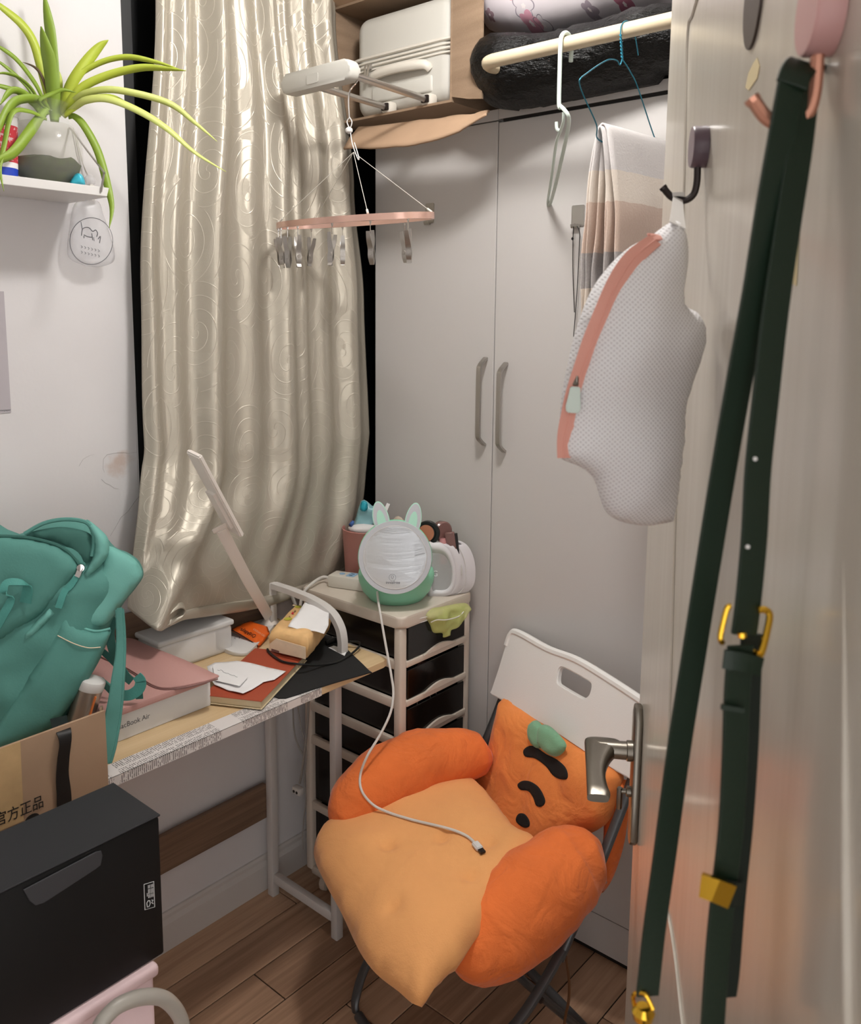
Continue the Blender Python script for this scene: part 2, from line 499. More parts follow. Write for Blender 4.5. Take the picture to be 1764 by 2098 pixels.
# plaid wool scarf
t = NT('plaid'); co = t.coord(); s_ = t.new('ShaderNodeSeparateXYZ'); t.link(co, s_.inputs[0])
z = t.math('ADD', s_.outputs[2], t.math('MULTIPLY', t.noise(co, 30, 3), .008))
zz = t.math('MULTIPLY', z, 2.0)
c1 = t.ramp(zz, [(0, lin('#b59a85')), (.10, lin('#d5c7b8')), (.22, lin('#8f8a8a')), (.36, lin('#c0a594')), (.558, lin('#d6cabd')), (.676, lin('#c6c2c2'))], 'CONSTANT')
fz = t.noise(co, 260, 3)
t.link(t.mix(t.math('MULTIPLY', fz, .35), c1, lin('#e0d6ce')), t.b.inputs['Base Color']); t.b.inputs['Roughness'].default_value = .95
t.b.inputs['Sheen Weight'].default_value = .3; t.bump(fz, .001, .7)

# honeycomb laundry mesh
t = NT('laundry_mesh'); co = t.coord(scale=(1, 1, 1)); s_ = t.new('ShaderNodeSeparateXYZ'); t.link(co, s_.inputs[0])
k = 1420.0
hx = t.math('ADD', t.math('MULTIPLY', s_.outputs[0], .76), t.math('MULTIPLY', s_.outputs[1], .65))
sx = t.math('SINE', t.math('MULTIPLY', hx, k)); sz = t.math('SINE', t.math('MULTIPLY', s_.outputs[2], k))
hole = t.math('MULTIPLY', sx, sz)
hm = t.ramp(t.math('ADD', t.math('MULTIPLY', hole, .5), .5), [(.5, (0, 0, 0, 1)), (.9, (1, 1, 1, 1))])
t.link(t.mix(hm, lin('#eeedef'), lin('#d3d0d2')), t.b.inputs['Base Color']); t.b.inputs['Roughness'].default_value = .8
t.bump(hm, -.0007, .6)
mat('zip_pink', '#e0a091', .7, bump=.0004, bscale=300)
mat('ribbon_white', '#d8d5d2', .6)

# paper cup
t = NT('cup_print'); co = t.coord(); s_ = t.new('ShaderNodeSeparateXYZ'); t.link(co, s_.inputs[0])
zz = t.math('MULTIPLY', s_.outputs[2], 1/.115)
n = t.noise(co, 130, 3)
c = t.ramp(zz, [(0, lin('#1f3fb0')), (.18, lin('#e9e6e6')), (.27, lin('#c63a44')), (.86, lin('#d9d6d4'))], 'CONSTANT')
pat = t.math('MULTIPLY', t.math('GREATER_THAN', n, .56), t.math('MULTIPLY', t.math('GREATER_THAN', zz, .3), t.math('LESS_THAN', zz, .84)))
t.link(t.mix(t.math('MULTIPLY', pat, .6), c, lin('#e8dcdc')), t.b.inputs['Base Color']); t.b.inputs['Roughness'].default_value = .5

# floral quilt bag
t = NT('floral'); co = t.coord('Object'); s_ = t.new('ShaderNodeSeparateXYZ'); t.link(co, s_.inputs[0])
col = None; base = t.ramp(t.noise(co, 4, 3), [(.3, lin('#cdc4cb')), (.7, lin('#d9d2d6'))])
FLOWERS = []
def flowers(spots):
    cur = base
    for (fx, fz, fr, hx, mode) in spots:
        dx = t.math('SUBTRACT', s_.outputs[0], fx); dz = t.math('SUBTRACT', s_.outputs[2], fz)
        r = t.math('SQRT', t.math('ADD', t.math('MULTIPLY', dx, dx), t.math('MULTIPLY', dz, dz)))
        a = t.math('ARCTAN2', dz, dx)
        edge = t.math('ADD', .72, t.math('MULTIPLY', t.math('ABSOLUTE', t.math('COSINE', t.math('MULTIPLY', a, 2.5))), .35))
        q = t.math('DIVIDE', r, t.math('MULTIPLY', edge, fr))
        if mode == 'fill': mk = t.math('LESS_THAN', q, 1.0)
        else: mk = t.math('MULTIPLY', t.math('LESS_THAN', q, 1.0), t.math('GREATER_THAN', q, .9))
        cur = t.mix(mk, cur, lin(hx))
        ctr = t.math('LESS_THAN', q, .2); cur = t.mix(ctr, cur, lin('#e3dada'))
    t.link(cur, t.b.inputs['Base Color'])
FLORAL_T = t; t.b.inputs['Roughness'].default_value = .75

# see-through plastics
def clear(name, hexc, alpha, rough=.25, trans=0.0):
    return mat(name, hexc, rough, alpha=alpha, trans=trans)
clear('film_white', '#e8e8ec', .30, .3)
clear('clear_box', '#ffffff', .55, .4)
clear('pvc_clear', '#d9d9d9', .35, .15)
clear('net_green', '#e6ee96', .42, .6)
clear('cloudy_water', '#b9b397', .13, .12)
clear('smoked_plastic', '#0e0a08', .86, .18)
clear('cotton_film', '#9fd3dc', .75, .2)
t = NT('thin_glass'); t.b.inputs['Base Color'].default_value = (.93, .96, .93, 1); t.b.inputs['Roughness'].default_value = .03; t.b.inputs['Alpha'].default_value = .09
t.b.inputs['Specular IOR Level'].default_value = .8
t = NT('lamp_glow'); t.b.inputs['Emission Color'].default_value = (1, .95, .88, 1); t.b.inputs['Emission Strength'].default_value = 6

# crumpled sack relief
t = MATS['black_bag']; nt_ = NT('black_sack_film'); nt_.b.inputs['Base Color'].default_value = lin('#040404'); nt_.b.inputs['Roughness'].default_value = .38; nt_.b.inputs['Specular IOR Level'].default_value = .25
co = nt_.coord(scale=(7, 7, 16)); n1 = nt_.noise(co, 1.6, 6, .62); rdg = nt_.math('ABSOLUTE', nt_.math('SUBTRACT', n1, .5)); nt_.bump(rdg, .03, .8)

mat('box_tab', '#36373b', .5)
# plush: soft crumples above the pile
for nm in ('orange_plush', 'peach_plush', 'back_plush'):
    mm = MATS[nm]; nn_ = mm.node_tree.nodes; ll_ = mm.node_tree.links; bp_ = [n for n in nn_ if n.type == 'BUMP'][0]
    tc = nn_.new('ShaderNodeTexCoord'); n2_ = nn_.new('ShaderNodeTexNoise'); n2_.inputs['Scale'].default_value = 11 if nm != 'peach_plush' else 7; n2_.inputs['Detail'].default_value = 3; n2_.inputs['Distortion'].default_value = 1.2
    ll_.new(tc.outputs['Object'], n2_.inputs['Vector']); b2 = nn_.new('ShaderNodeBump'); b2.inputs['Distance'].default_value = .022 if nm != 'peach_plush' else .012; b2.inputs['Strength'].default_value = .55
    ll_.new(n2_.outputs[0], b2.inputs['Height']); ll_.new(b2.outputs[0], bp_.inputs['Normal'])
# ---------------------------------------------------------------- room shell
RX, RY0, RY1, RZ = 1.80, -1.0, 2.42, 2.75
WY = 1.83                                         # wardrobe front
bm = nb(); box(bm, (-.02, RY0, -.04), (RX+1.0, RY1, -.005)); floor = struct('floor', bm, 'dark_gap', smooth=False)
pw, gap = .122, .0016; row = 0; x = 0.002
while x < RX:
    y = RY0 - random.uniform(.05, .8)
    while y < RY1:
        y1 = y + .915; a, b = max(y, RY0)+gap, min(y1, RY1)-gap
        if b-a > .02:
            bm = nb(); box(bm, (x+gap, a, -.005), (min(x+pw, RX)-gap, b, 0.0), .0012, 1)
            obj('plank', bm, 'floor_wood', floor, smooth=False)
        y = y1
    x += pw
bm = nb(); box(bm, (-.3, RY0, RZ), (RX+.2, RY1, RZ+.05)); struct('ceiling', bm, 'ceiling_paint', smooth=False)
# left wall with the window opening
WO0, WO1, WZ0, WZ1 = 1.088, 2.34, 0.95, 2.58
bm = nb()
box(bm, (-.2, RY0, 0), (0, WO0, RZ)); box(bm, (-.2, WO0, 0), (0, RY1, WZ0)); box(bm, (-.2, WO0, WZ1), (0, RY1, RZ)); box(bm, (-.2, WO1, WZ0), (0, RY1, WZ1))
wl = struct('wall_left', bm, 'wall_paint', smooth=False)
def crack(pts, r=.0012):
    bm = nb(); P = [at_x(a, b, .0004) for a, b in pts]
    tube(bm, P, [r*.55, r*.3], 4, sy=.3, up=(1, 0, 0)); obj('crack', bm, 'crack', wl)
crack([(281, 926), (262, 929), (255, 927), (238, 928), (220, 931), (212, 940), (211, 960), (214, 968)], .0007)
crack([(208, 982), (216, 990), (226, 994), (234, 1001), (243, 1001)], .0008)
crack([(287, 1015), (276, 1028), (263, 1047), (248, 1060), (238, 1078), (226, 1098)], .0008)
crack([(162, 955), (170, 941), (182, 934), (193, 931)], .0005)
crack([(277, 800), (279, 860), (281, 930), (283, 985), (286, 1015)], .0007)
# black pane behind the curtain, run on past it to darken the wardrobe gap
bm = nb(); box(bm, (-.030, WO0, WZ0), (-.022, WO1, WZ1)); win = struct('window_1', bm, 'black_pane', smooth=False)
bm = nb()
box(bm, (-.045, WO0+.0005, WZ0), (-.008, WO0+.03, WZ1)); box(bm, (-.045, WO1-.03, WZ0), (-.008, WO1-.0005, WZ1))
box(bm, (-.045, WO0+.03, WZ0), (-.008, WO1-.03, WZ0+.03)); box(bm, (-.045, WO0+.03, WZ1-.03), (-.008, WO1-.03, WZ1))
obj('window_frame', bm, 'black_frame', win, smooth=False)
# other walls
bm = nb(); box(bm, (-.2, RY1, 0), (RX+.12, RY1+.1, RZ)); struct('wall_back', bm, 'white_paint', smooth=False)
bm = nb(); box(bm, (-.2, RY0-.1, 0), (RX+.12, RY0, RZ)); struct('wall_front', bm, 'white_paint', smooth=False)
DW0, DW1, DH = -.50, .40, 2.16
bm = nb(); box(bm, (RX, RY0, 0), (RX+.12, DW0, RZ)); box(bm, (RX, DW1, 0), (RX+.12, RY1, RZ)); box(bm, (RX, DW0, DH), (RX+.12, DW1, RZ))
struct('wall_right', bm, 'white_paint', smooth=False)
# baseboard
bm = nb()
prof = [(0, 0), (.014, 0), (.014, .075), (.011, .083), (.009, .088), (.009, .098), (.006, .105), (0, .105)]
prism(bm, [V((a+.0002, RY0, b)) for a, b in prof], (0, RY1-RY0, 0)); struct('baseboard_left', bm, 'metal_white', smooth=False)

# ceiling lamp (above the frame): flush round fitting
L = thing('ceiling_lamp', 'round white flush lamp on the ceiling above the chair', 'lamp', (LAMP_POS.x, LAMP_POS.y, RZ))
bm = nb(); lathe(bm, [(.20, 0), (.205, -.01), (.20, -.05), (.19, -.055)], (LAMP_POS.x, LAMP_POS.y, RZ), n=40); obj('lamp_base', bm, 'lamp_body', L)
bm = nb(); lathe(bm, [(.188, -.052), (.185, -.075), (.15, -.095), (.08, -.104), (.0, -.106)], (LAMP_POS.x, LAMP_POS.y, RZ), n=40); obj('diffuser', bm, 'lamp_glow', L)
ld = bpy.data.lights.new('ceiling_light', 'POINT'); ld.shadow_soft_size = .09; ld.energy = LAMP_W; ld.color = (1.0, .968, .93)
lo = bpy.data.objects.new('ceiling_light', ld); COL.objects.link(lo); lo.location = (LAMP_POS.x, LAMP_POS.y, LAMP_POS.z)

# ---------------------------------------------------------------- the open door
DD = V((-.536, .844, 0)).normalized(); DNRM = V((-DD.y, DD.x, 0))
if DNRM.x > 0: DNRM = -DNRM                        # toward the camera side
DE = V((1.276, 1.172, 0)); DL = .93; DT = .04
HINGE = DE - DD*DL
door = nb()
def dpt(s, z, n=0.0): return HINGE + DD*s + V((0, 0, z)) + DNRM*n
prism(door, [dpt(0, .012), dpt(DL, .012), dpt(DL, 2.14), dpt(0, 2.14)], -DNRM*DT, .002, 1)
dr = struct('door_1', door, 'door_wood', smooth=False)
def on_door(px, py, n=0.0): return at_p(px, py, HINGE + DNRM*n, DNRM)
bm = nb(); tube(bm, cr([on_door(a, b, .0005) for a, b in [(1436, -30), (1420, 25), (1409, 70), (1404, 300), (1391, 800), (1374, 1400), (1364, 1600), (1353, 1700), (1349, 1760), (1356, 1830), (1371, 1885), (1383, 1960), (1392, 2040), (1402, 2130)]], 6), .0035, 6, sy=.6); obj('panel_bead', bm, 'door_wood', dr)
bm = nb(); tube(bm, [on_door(1728, 1150, .0), on_door(1733, 1600, .0005), on_door(1736, 1800, .0005), on_door(1741, 2130, .0005)], [.0002, .002, .003, .003], 6, sy=.6); obj('panel_bead', bm, 'door_wood', dr)
for pts in ([(1552, 118), (1557, 135), (1552, 160), (1535, 185), (1528, 180), (1534, 150), (1545, 128)], [(1628, 440), (1638, 470), (1632, 585), (1620, 580), (1622, 500)]):
    bm = nb(); prism(bm, [on_door(a, b, .0002) for a, b in pts], DNRM*.0004); obj('tape_residue', bm, 'tape_residue', dr)
bm = nb(); c = on_door(1546, 0, 0); s0 = (on_door(1562, 40, 0)-on_door(1530, 40, 0)).length/2; hz = c.z-on_door(1546, 92, 0).z
prism(bm, [c + DD*(s0*1.0*math.cos(a)) + V((0, 0, hz*math.sin(a))) + DNRM*.0002 for a in [k*math.pi/16 for k in range(32)]], DNRM*.002, .0006, 1); obj('oval_pad', bm, 'brown_oval', dr)
# lock plate, lever, thumb turn
pc = on_door(1316, 1622); ps = (pc-HINGE).dot(DD); zt, zb = on_door(1318, 1453).z, on_door(1313, 1788).z
ps = DL-.042
bm = nb(); w2 = .021
prof = [(ps-w2, zb+.012), (ps-w2*.4, zb), (ps+w2*.4, zb), (ps+w2, zb+.012), (ps+w2, zt-.016), (ps+w2*.4, zt), (ps-w2*.4, zt), (ps-w2, zt-.016)]
prism(bm, [dpt(a, b, .0) for a, b in prof], DNRM*.012, .003, 2); plate = obj('lock_plate', bm, 'nickel', dr)
zl = on_door(1316, 1560, 0).z
bm = nb(); lathe(bm, [(.0155, .012), (.0155, .020), (.0135, .021), (.0132, .060), (.0125, .066)], dpt(ps, zl), DNRM, 22)
obj('lever_stem', bm, 'nickel', dr)
bm = nb(); rings = []
for k in range(17):
    f = k/16; s = ps + .016 - f*.128; zc = zl - .006*f - .010*f*f
    th = .046*(1-f)**2.2 + .017 + .018*f**2.5; hh = .0155 - .007*math.sin(min(1, f*1.2)*math.pi*.5)
    if k in (0, 16): th *= .86; hh *= .7
    c0 = dpt(s, zc, .083 - th*.5)
    rings.append([c0 + DNRM*(th*.5*math.copysign(abs(math.cos(a))**.6, math.cos(a))) + V((0, 0, hh*math.copysign(abs(math.sin(a))**.6, math.sin(a)))) for a in [2*math.pi*j/18 for j in range(18)]])
loft(bm, rings); obj('lever', bm, 'nickel', dr, angle=60)
zk = on_door(1312, 1645, 0).z
bm = nb(); lathe(bm, [(.008, .012), (.008, .018), (.004, .019), (.004, .026)], dpt(ps, zk), DNRM, 14); box(bm, (-.004, -.004, -.030), (.004, .004, .006), .0025, 2, Matrix.Translation(dpt(ps, zk, .028)))
obj('thumb_turn', bm, 'nickel', dr)
# ---------------------------------------------------------------- wardrobe
WX0, WX1, WTOP = .066, 1.42, 2.168
W = thing('wardrobe', 'tall pale grey wardrobe with three plain doors behind the chair', 'wardrobe', ((WX0+WX1)/2, WY+.2, 0))
bm = nb(); box(bm, (WX0, WY+.021, .10), (WX1, 2.40, WTOP)); obj('body', bm, 'laminate', W, smooth=False)
bm = nb(); box(bm, (WX0, WY, 2.142), (.499, WY+.0205, WTOP)); obj('top_rail', bm, 'laminate', W, smooth=False)
bm = nb(); box(bm, (.5005, WY, 2.144), (WX1, WY+.0205, WTOP)); obj('top_rail', bm, 'laminate', W, smooth=False)
bm = nb(); box(bm, (WX0, WY+.002, .018), (WX1, WY+.018, .118)); obj('plinth', bm, 'laminate', W, smooth=False)
bm = nb(); box(bm, (WX0+.01, WY+.012, 0), (WX1-.01, 2.39, .0998)); obj('plinth_base', bm, 'dark_gap', W, smooth=False)
bm = nb(); box(bm, (.512, WY+.004, 2.133), (WX1-.01, WY+.0208, 2.1445)); obj('door_gap', bm, 'dark_gap', W, smooth=False)
hands = {0: (.474, 1.541, 1.308), 1: (.540, 1.530, 1.297)}
for k, (a, b, zt_) in enumerate(((WX0, .4985, 2.139), (.5015, .9585, 2.135), (.9615, WX1, 2.135))):
    bm = nb(); box(bm, (a, WY, .121), (b, WY+.0205, zt_), .0012, 1); d = obj('door', bm, 'laminate', W, smooth=False)
    if k in hands:
        hx, z1, z0 = hands[k]; zz = .022
        bm = nb(); P = cr([(hx, WY, z1), (hx, WY-.012, z1-.008), (hx, WY-.026, z1-.020), (hx, WY-.030, z1-.036), (hx, WY-.030, (z1+z0)/2), (hx, WY-.030, z0+.036), (hx, WY-.026, z0+.020), (hx, WY-.012, z0+.008), (hx, WY, z0)], 5)
        bar(bm, P, (1, 0, 0), .013, .006); obj('handle', bm, 'brushed_metal', d, angle=30)

# adhesive hooks on the wardrobe door
def stick_hook(px0, px1, py0, py1, label):
    a, b = at_y(px0, py0, WY-.003), at_y(px1, py1, WY-.003); xc, zc = (a.x+b.x)/2, (a.z+b.z)/2; w, h = b.x-a.x, a.z-b.z
    H = thing('adhesive_hook', label, 'hook', (xc, WY, zc), 'steel adhesive hooks on the wardrobe')
    bm = nb(); prism(bm, [V((xc+u, WY-.0001, zc+v)) for u, v in rrect(w, h, .004)], (0, -.002, 0)); obj('plate', bm, 'brushed_metal', H)
    bm = nb(); bar(bm, cr([(xc-.003, WY-.001, zc-h/2+.002), (xc-.003, WY-.004, zc-h/2-.003), (xc-.003, WY-.011, zc-h/2-.003), (xc-.003, WY-.014, zc-h/2+.005)], 4), (1, 0, 0), w*.55, .0014); obj('hook', bm, 'brushed_metal', H)
    return V((xc, WY, zc)), h
stick_hook(871, 888, 417, 457, 'bare steel adhesive hook on wardrobe door behind the drying ring')
hc, hh = stick_hook(1171, 1196, 421, 463, 'steel adhesive hook with a black cord on wardrobe door')
bm = nb(); y_ = WY-.012; zq = hc.z-hh/2+.001
P = [at_y(1177, 640, y_), at_y(1174, 560, y_), at_y(1174, 492, y_), at_y(1175, 474, y_), V((hc.x-.004, WY-.0125, zq+.002)), V((hc.x+.002, WY-.0125, zq+.002)), at_y(1187, 474, y_), at_y(1187, 500, y_), at_y(1182, 600, y_), at_y(1175, 690, y_)]
tube(bm, cr(P, 5), .0011, 5); k = at_y(1173, 489, y_); lathe(bm, [(.0, -.004), (.003, -.002), (.003, .002), (0, .004)], k, n=8)
solo('lanyard', bm, 'black_plastic', 'thin black knotted cord hanging from steel hook on wardrobe', 'cord')

# ---------------------------------------------------------------- clothes rail in front of the wardrobe top
RAIL_Y = 1.60
r0, r1 = at_y(1000, 119, RAIL_Y), at_y(1363, 53, RAIL_Y); rz = (r0.z+r1.z)/2
R = thing('clothes_rail', 'cream painted tubular clothes rail above the wardrobe doors', 'rail', (1.2, RAIL_Y, rz))
bm = nb(); xl = at_y(978, 118, RAIL_Y).x + .016
tube(bm, [(RX, RAIL_Y, rz)] + [(xx, RAIL_Y, rz) for xx in (1.4, 1.0, xl+.05)] + cr([(xl+.028, RAIL_Y, rz), (xl+.008, RAIL_Y+.008, rz), (xl, RAIL_Y+.032, rz), (xl+.004, RAIL_Y+.07, rz+.002), (xl+.01, RAIL_Y+.12, rz+.004)], 5), .0148, 14); obj('rail_tube', bm, 'rail_cream', R)
for dz, dx in ((.012, .012), (-.028, .05)):
    bm = nb(); bar(bm, [(xl+.008+dx*.3, RAIL_Y+.09, rz+dz*.4), (xl+.012+dx, RAIL_Y+.225, rz+dz*1.0-.012)], (0, .2, 1), .016, .003)
    lathe(bm, [(.0045, 0), (.004, .003), (0, .0035)], V((xl+.010+dx*.5, RAIL_Y+.12, rz+dz*.5)), (0, -1, 0), 10); obj('bracket', bm, 'rail_cream', R)
bm = nb(); lathe(bm, [(.026, 0), (.026, .006), (.018, .008)], V((RX, RAIL_Y, rz)), (-1, 0, 0), 18); obj('wall_flange', bm, 'rail_cream', R)

# mint hanger hooked over the rail, its end resting on the wardrobe door
H = thing('plastic_hanger', 'pale mint plastic hanger hooked over the cream rail', 'hanger', at_y(1127, 420, WY-.01))
xh = at_y(1150, 100, RAIL_Y-.017).x; yh = RAIL_Y-.0195
nk = V((xh, yh, at_y(1149, 212, yh).z))
bm = nb(); tube(bm, cr([(xh, RAIL_Y+.021, rz-.03), (xh, RAIL_Y+.0215, rz), (xh, RAIL_Y+.012, rz+.0185), (xh, RAIL_Y-.002, rz+.0215), (xh, RAIL_Y-.016, rz+.013), (xh, yh-.001, rz-.004), (xh, yh-.001, rz-.06), nk, nk+V((.004, 0, -.008))], 5), .0046, 10); obj('hook', bm, 'hanger_mint', H)
tip = at_y(1127, 418, WY-.006)
bm = nb(); tube(bm, cr([nk+V((.002, 0, -.004)), at_y(1157, 226, yh), at_y(1165, 240, yh+.005), at_y(1164, 262, yh+.03), at_y(1152, 320, yh+.09), at_y(1138, 380, yh+.16), tip, tip+V((-.004, -.004, .004)), at_y(1129, 370, yh+.15), at_y(1137, 310, yh+.09), at_y(1142, 284, yh+.05), at_y(1149, 266, yh+.03), at_y(1154, 250, yh+.01), at_y(1155, 230, yh+.002)], 6), .0042, 8, sy=.8); obj('arm_loop', bm, 'hanger_mint', H)
bm = nb(); tube(bm, cr([at_y(1147, 268, yh+.03), at_y(1141, 264, yh+.03), at_y(1140, 250, yh+.03)], 4), .0036, 8); obj('notch', bm, 'hanger_mint', H)

# blue wire hanger
HW = thing('wire_hanger', 'thin blue wire hanger on the cream rail holding a scarf', 'hanger', at_y(1275, 130, RAIL_Y))
xw = at_y(1283, 70, RAIL_Y).x; neck = V((xw, RAIL_Y-.012, at_y(1275, 126, RAIL_Y).z))
bm = nb(); tube(bm, cr([(xw+.012, RAIL_Y+.030, rz-.042), (xw+.008, RAIL_Y+.024, rz-.012), (xw+.003, RAIL_Y+.018, rz+.008), (xw, RAIL_Y+.002, rz+.0175), (xw-.002, RAIL_Y-.014, rz+.009), (xw-.002, RAIL_Y-.019, rz-.01), neck], 6), .0013, 6); obj('hook', bm, 'hanger_blue', HW)
bm = nb()
for ph in (0, math.pi):
    P = []
    for k in range(40):
        f = k/39; q = V((xw-.002, RAIL_Y-.019, rz-.012)).lerp(neck, f); P.append(q + V((.0016*math.cos(f*22+ph), .0016*math.sin(f*22+ph), 0)))
    tube(bm, P, .0012, 5)
obj('twist', bm, 'hanger_blue', HW)
nc = V((.992, 1.400, 2.07)); s0 = V((.962, 1.53, 1.992)); s1 = V((.985, 1.775, 1.985))
bm = nb(); tube(bm, cr([neck, at_y(1270, 133, 1.585), at_y(1264, 124, 1.575), at_y(1248, 122, 1.545), at_y(1225, 134, 1.49), at_y(1200, 152, 1.43), at_y(1190, 160, 1.402), at_y(1187, 170, 1.40), at_y(1195, 195, 1.425), at_y(1222, 255, 1.485), s0, V((.968, 1.62, 1.988)), V((.975, 1.7, 1.986)), s1, s1+V((0, .008, .006)), s1+V((.0, .004, .016)), at_y(1345, 292, 1.74), at_y(1307, 180, 1.645), at_y(1293, 150, 1.62), neck+V((.004, .012, -.010)), neck], 5), .0014, 6); obj('frame', bm, 'hanger_blue', HW)

# plaid scarf folded over the wire bar
bm = nb()
def scarf(s, q):            # s along the bar (0 near .. 1 far), q round the fold -1..1
    pass
lay = [(-.052, .006, 1.66), (-.022, .030, 1.60), (.004, .020, 1.62), (.022, .036, 1.655)]
S = thing('plaid_scarf', 'beige and grey plaid wool scarf folded over blue wire hanger', 'scarf', (.97, 1.64, 1.60))
def sheet(xo0, xo1, zb0, zb1, y0, y1, seed, crown):
    bm = nb(); bx = lambda y: .962 + (y-1.53)*.09
    def fn(a, b):
        y = y0 + (y1-y0)*a; c = bx(y); zt2 = 1.995 + crown
        if b < .42: f = b/.42; z = zb0 + (zt2-zb0)*f; xo = xo0*(1-f**3*.75)
        elif b > .58: f = (1-b)/.42; z = zb1 + (zt2-zb1)*f; xo = xo1*(1-f**3*.75)
        else: f = (b-.42)/.16; z = zt2 + .012*math.sin(f*math.pi); xo = (xo0 + (xo1-xo0)*f)*.25
        w_ = (1-min(1, max(0, (z-1.6)/.4)))
        xo += .012*wob((a*2, z*9, seed), 1.0, seed)*(w_+.3); y += .016*wob((b*5, z*6, seed), 1.0, seed+3)*(w_+.2)
        return V((c+xo, y, z))
    grid(bm, 16, 60, fn); o = obj('scarf_layer', bm, 'plaid', S, angle=180, fixn=False); solid(o, .0035); return o
sheet(-.010, .010, 1.66, 1.70, 1.545, 1.79, 1, .004)
sheet(-.022, .026, 1.585, 1.62, 1.530, 1.79, 2, .010)
sheet(-.036, .046, 1.615, 1.60, 1.538, 1.785, 3, .016)

# ---------------------------------------------------------------- on top of the wardrobe
# cardboard box, opening toward the room
BX0, BX1, BY0, BY1, BZ0, BZ1 = .024, .448, 1.705, 2.22, 2.170, 2.475
B = thing('cardboard_box', 'brown cardboard box on the wardrobe holding a suitcase', 'box', ((BX0+BX1)/2, 2.0, BZ0))
ct = .006
for nm, lo, hi in (('bottom_panel', (BX0, BY0, BZ0), (BX1, BY1, BZ0+ct)), ('top_panel', (BX0, BY0, BZ1-ct), (BX1, BY1, BZ1)), ('side_panel', (BX0, BY0, BZ0+ct), (BX0+ct, BY1, BZ1-ct)), ('side_panel', (BX1-ct, BY0, BZ0+ct), (BX1, BY1, BZ1-ct)), ('back_panel', (BX0+ct, BY1-ct, BZ0+ct), (BX1-ct, BY1, BZ1-ct))):
    bm = nb(); box(bm, lo, hi); obj(nm, bm, 'cardboard', B, smooth=False)
def flap(pts, t, m_='cardboard_light', jag=0):
    bm = nb(); P = [V(p) for p in pts]; prism(bm, P, t); return obj('flap', bm, m_, B, smooth=False)
# right flap swung out beside the black bag, bottom flap hanging over the door, left flap folded in
rf = [V((BX1, BY0, BZ1+.03)), V((BX1, BY0, BZ0+.012)), V((BX1+.06, BY0-.012, BZ0-.004)), V((BX1+.108, BY0-.02, BZ0-.012)), V((BX1+.104, BY0-.02, BZ1+.03))]
flap(rf, (0, .006, 0), 'cardboard')
HT = [(735, 262), (800, 255), (870, 247), (940, 238), (1003, 229)]; OT = [(704, 305), (790, 303), (850, 298), (941, 271), (996, 234)]
def bf(a, b):
    i = a*4; k = min(3, int(i)); f = i-k
    h = at_y(HT[k][0]+(HT[k+1][0]-HT[k][0])*f, HT[k][1]+(HT[k+1][1]-HT[k][1])*f, BY0-.002); o = at_y(OT[k][0]+(OT[k+1][0]-OT[k][0])*f, OT[k][1]+(OT[k+1][1]-OT[k][1])*f, BY0-.09+.04*a)
    return h.lerp(o, b) + V((0, 0, .005*math.sin(b*math.pi) + .004*wob((a*9, b*3, 1), 1.0, 2)))
bm = nb(); grid(bm, 32, 8, bf); o = obj('bottom_flap', bm, 'cardboard_light', B, angle=60, fixn=False); solid(o, .005)
bm = nb(); prism(bm, [V((BX0+.012, BY0, BZ1)), V((BX0+.006, BY0-.075, BZ1+.035)), V((BX1, BY0-.075, BZ1+.045)), V((BX1, BY0, BZ1))], (0, 0, .005)); obj('flap', bm, 'cardboard_light', B, smooth=False)

# suitcase lying in the box
SX0, SX1, SZ0, SZ1, SY0 = .088, .437, BZ0+.008, 2.440, 1.722
SU = thing('suitcase', 'pale grey hard suitcase with its trolley handle pulled out', 'suitcase', ((SX0+SX1)/2, 2.0, SZ0))
bm = nb(); box(bm, (SX0, SY0, SZ0), (SX1, 2.19, SZ1), .040, 6); obj('shell', bm, 'suitcase_grey', SU, angle=60)
zs = SZ0 + .128
bm = nb()
for dz, rr in ((0, .004), (.010, .003), (-.010, .003), (.022, .005)):
    tube(bm, cr([(SX0-.0005, SY0+.3, zs+dz), (SX0-.0005, SY0+.05, zs+dz), (SX0+.008, SY0+.012, zs+dz), (SX0+.04, SY0-.001, zs+dz), (SX1-.04, SY0-.001, zs+dz), (SX1-.008, SY0+.012, zs+dz), (SX1, SY0+.05, zs+dz)], 4), rr, 6)
obj('zipper', bm, 'suitcase_pad', SU)
for dx in (.0, .012):
    bm = nb(); q = V((SX0+.058+dx, SY0-.007, zs-.004)); box(bm, (q.x-.006, q.y-.004, q.z-.006), (q.x+.006, q.y+.006, q.z+.008), .002); bar(bm, [q+V((0, -.005, 0)), q+V((.004-.008*(dx > 0), -.009, -.042))], (1, 0, 0), .007, .002); obj('zip_slider', bm, 'brushed_metal', SU)
bm = nb(); zz = zs-.030; tube(bm, cr([(SX0+.075, SY0+.0, zz-.012), (SX0+.09, SY0-.012, zz), (SX0+.17, SY0-.018, zz+.004), (SX0+.26, SY0-.012, zz), (SX0+.275, SY0, zz-.012)], 5), [.010, .014, .014, .010], 10, sy=.8); obj('carry_handle', bm, 'suitcase_pad', SU)
bm = nb(); box(bm, (SX0+.07, SY0-.004, zs-.098), (SX0+.285, SY0+.01, zs-.055), .008, 3); obj('handle_recess', bm, 'suitcase_grey', SU)
GY = 1.445; rz0, rz1 = SZ0+.028, at_y(660, 165, GY).z - .006
rx = (at_y(800, 222, SY0).x, at_y(882, 206, SY0).x)
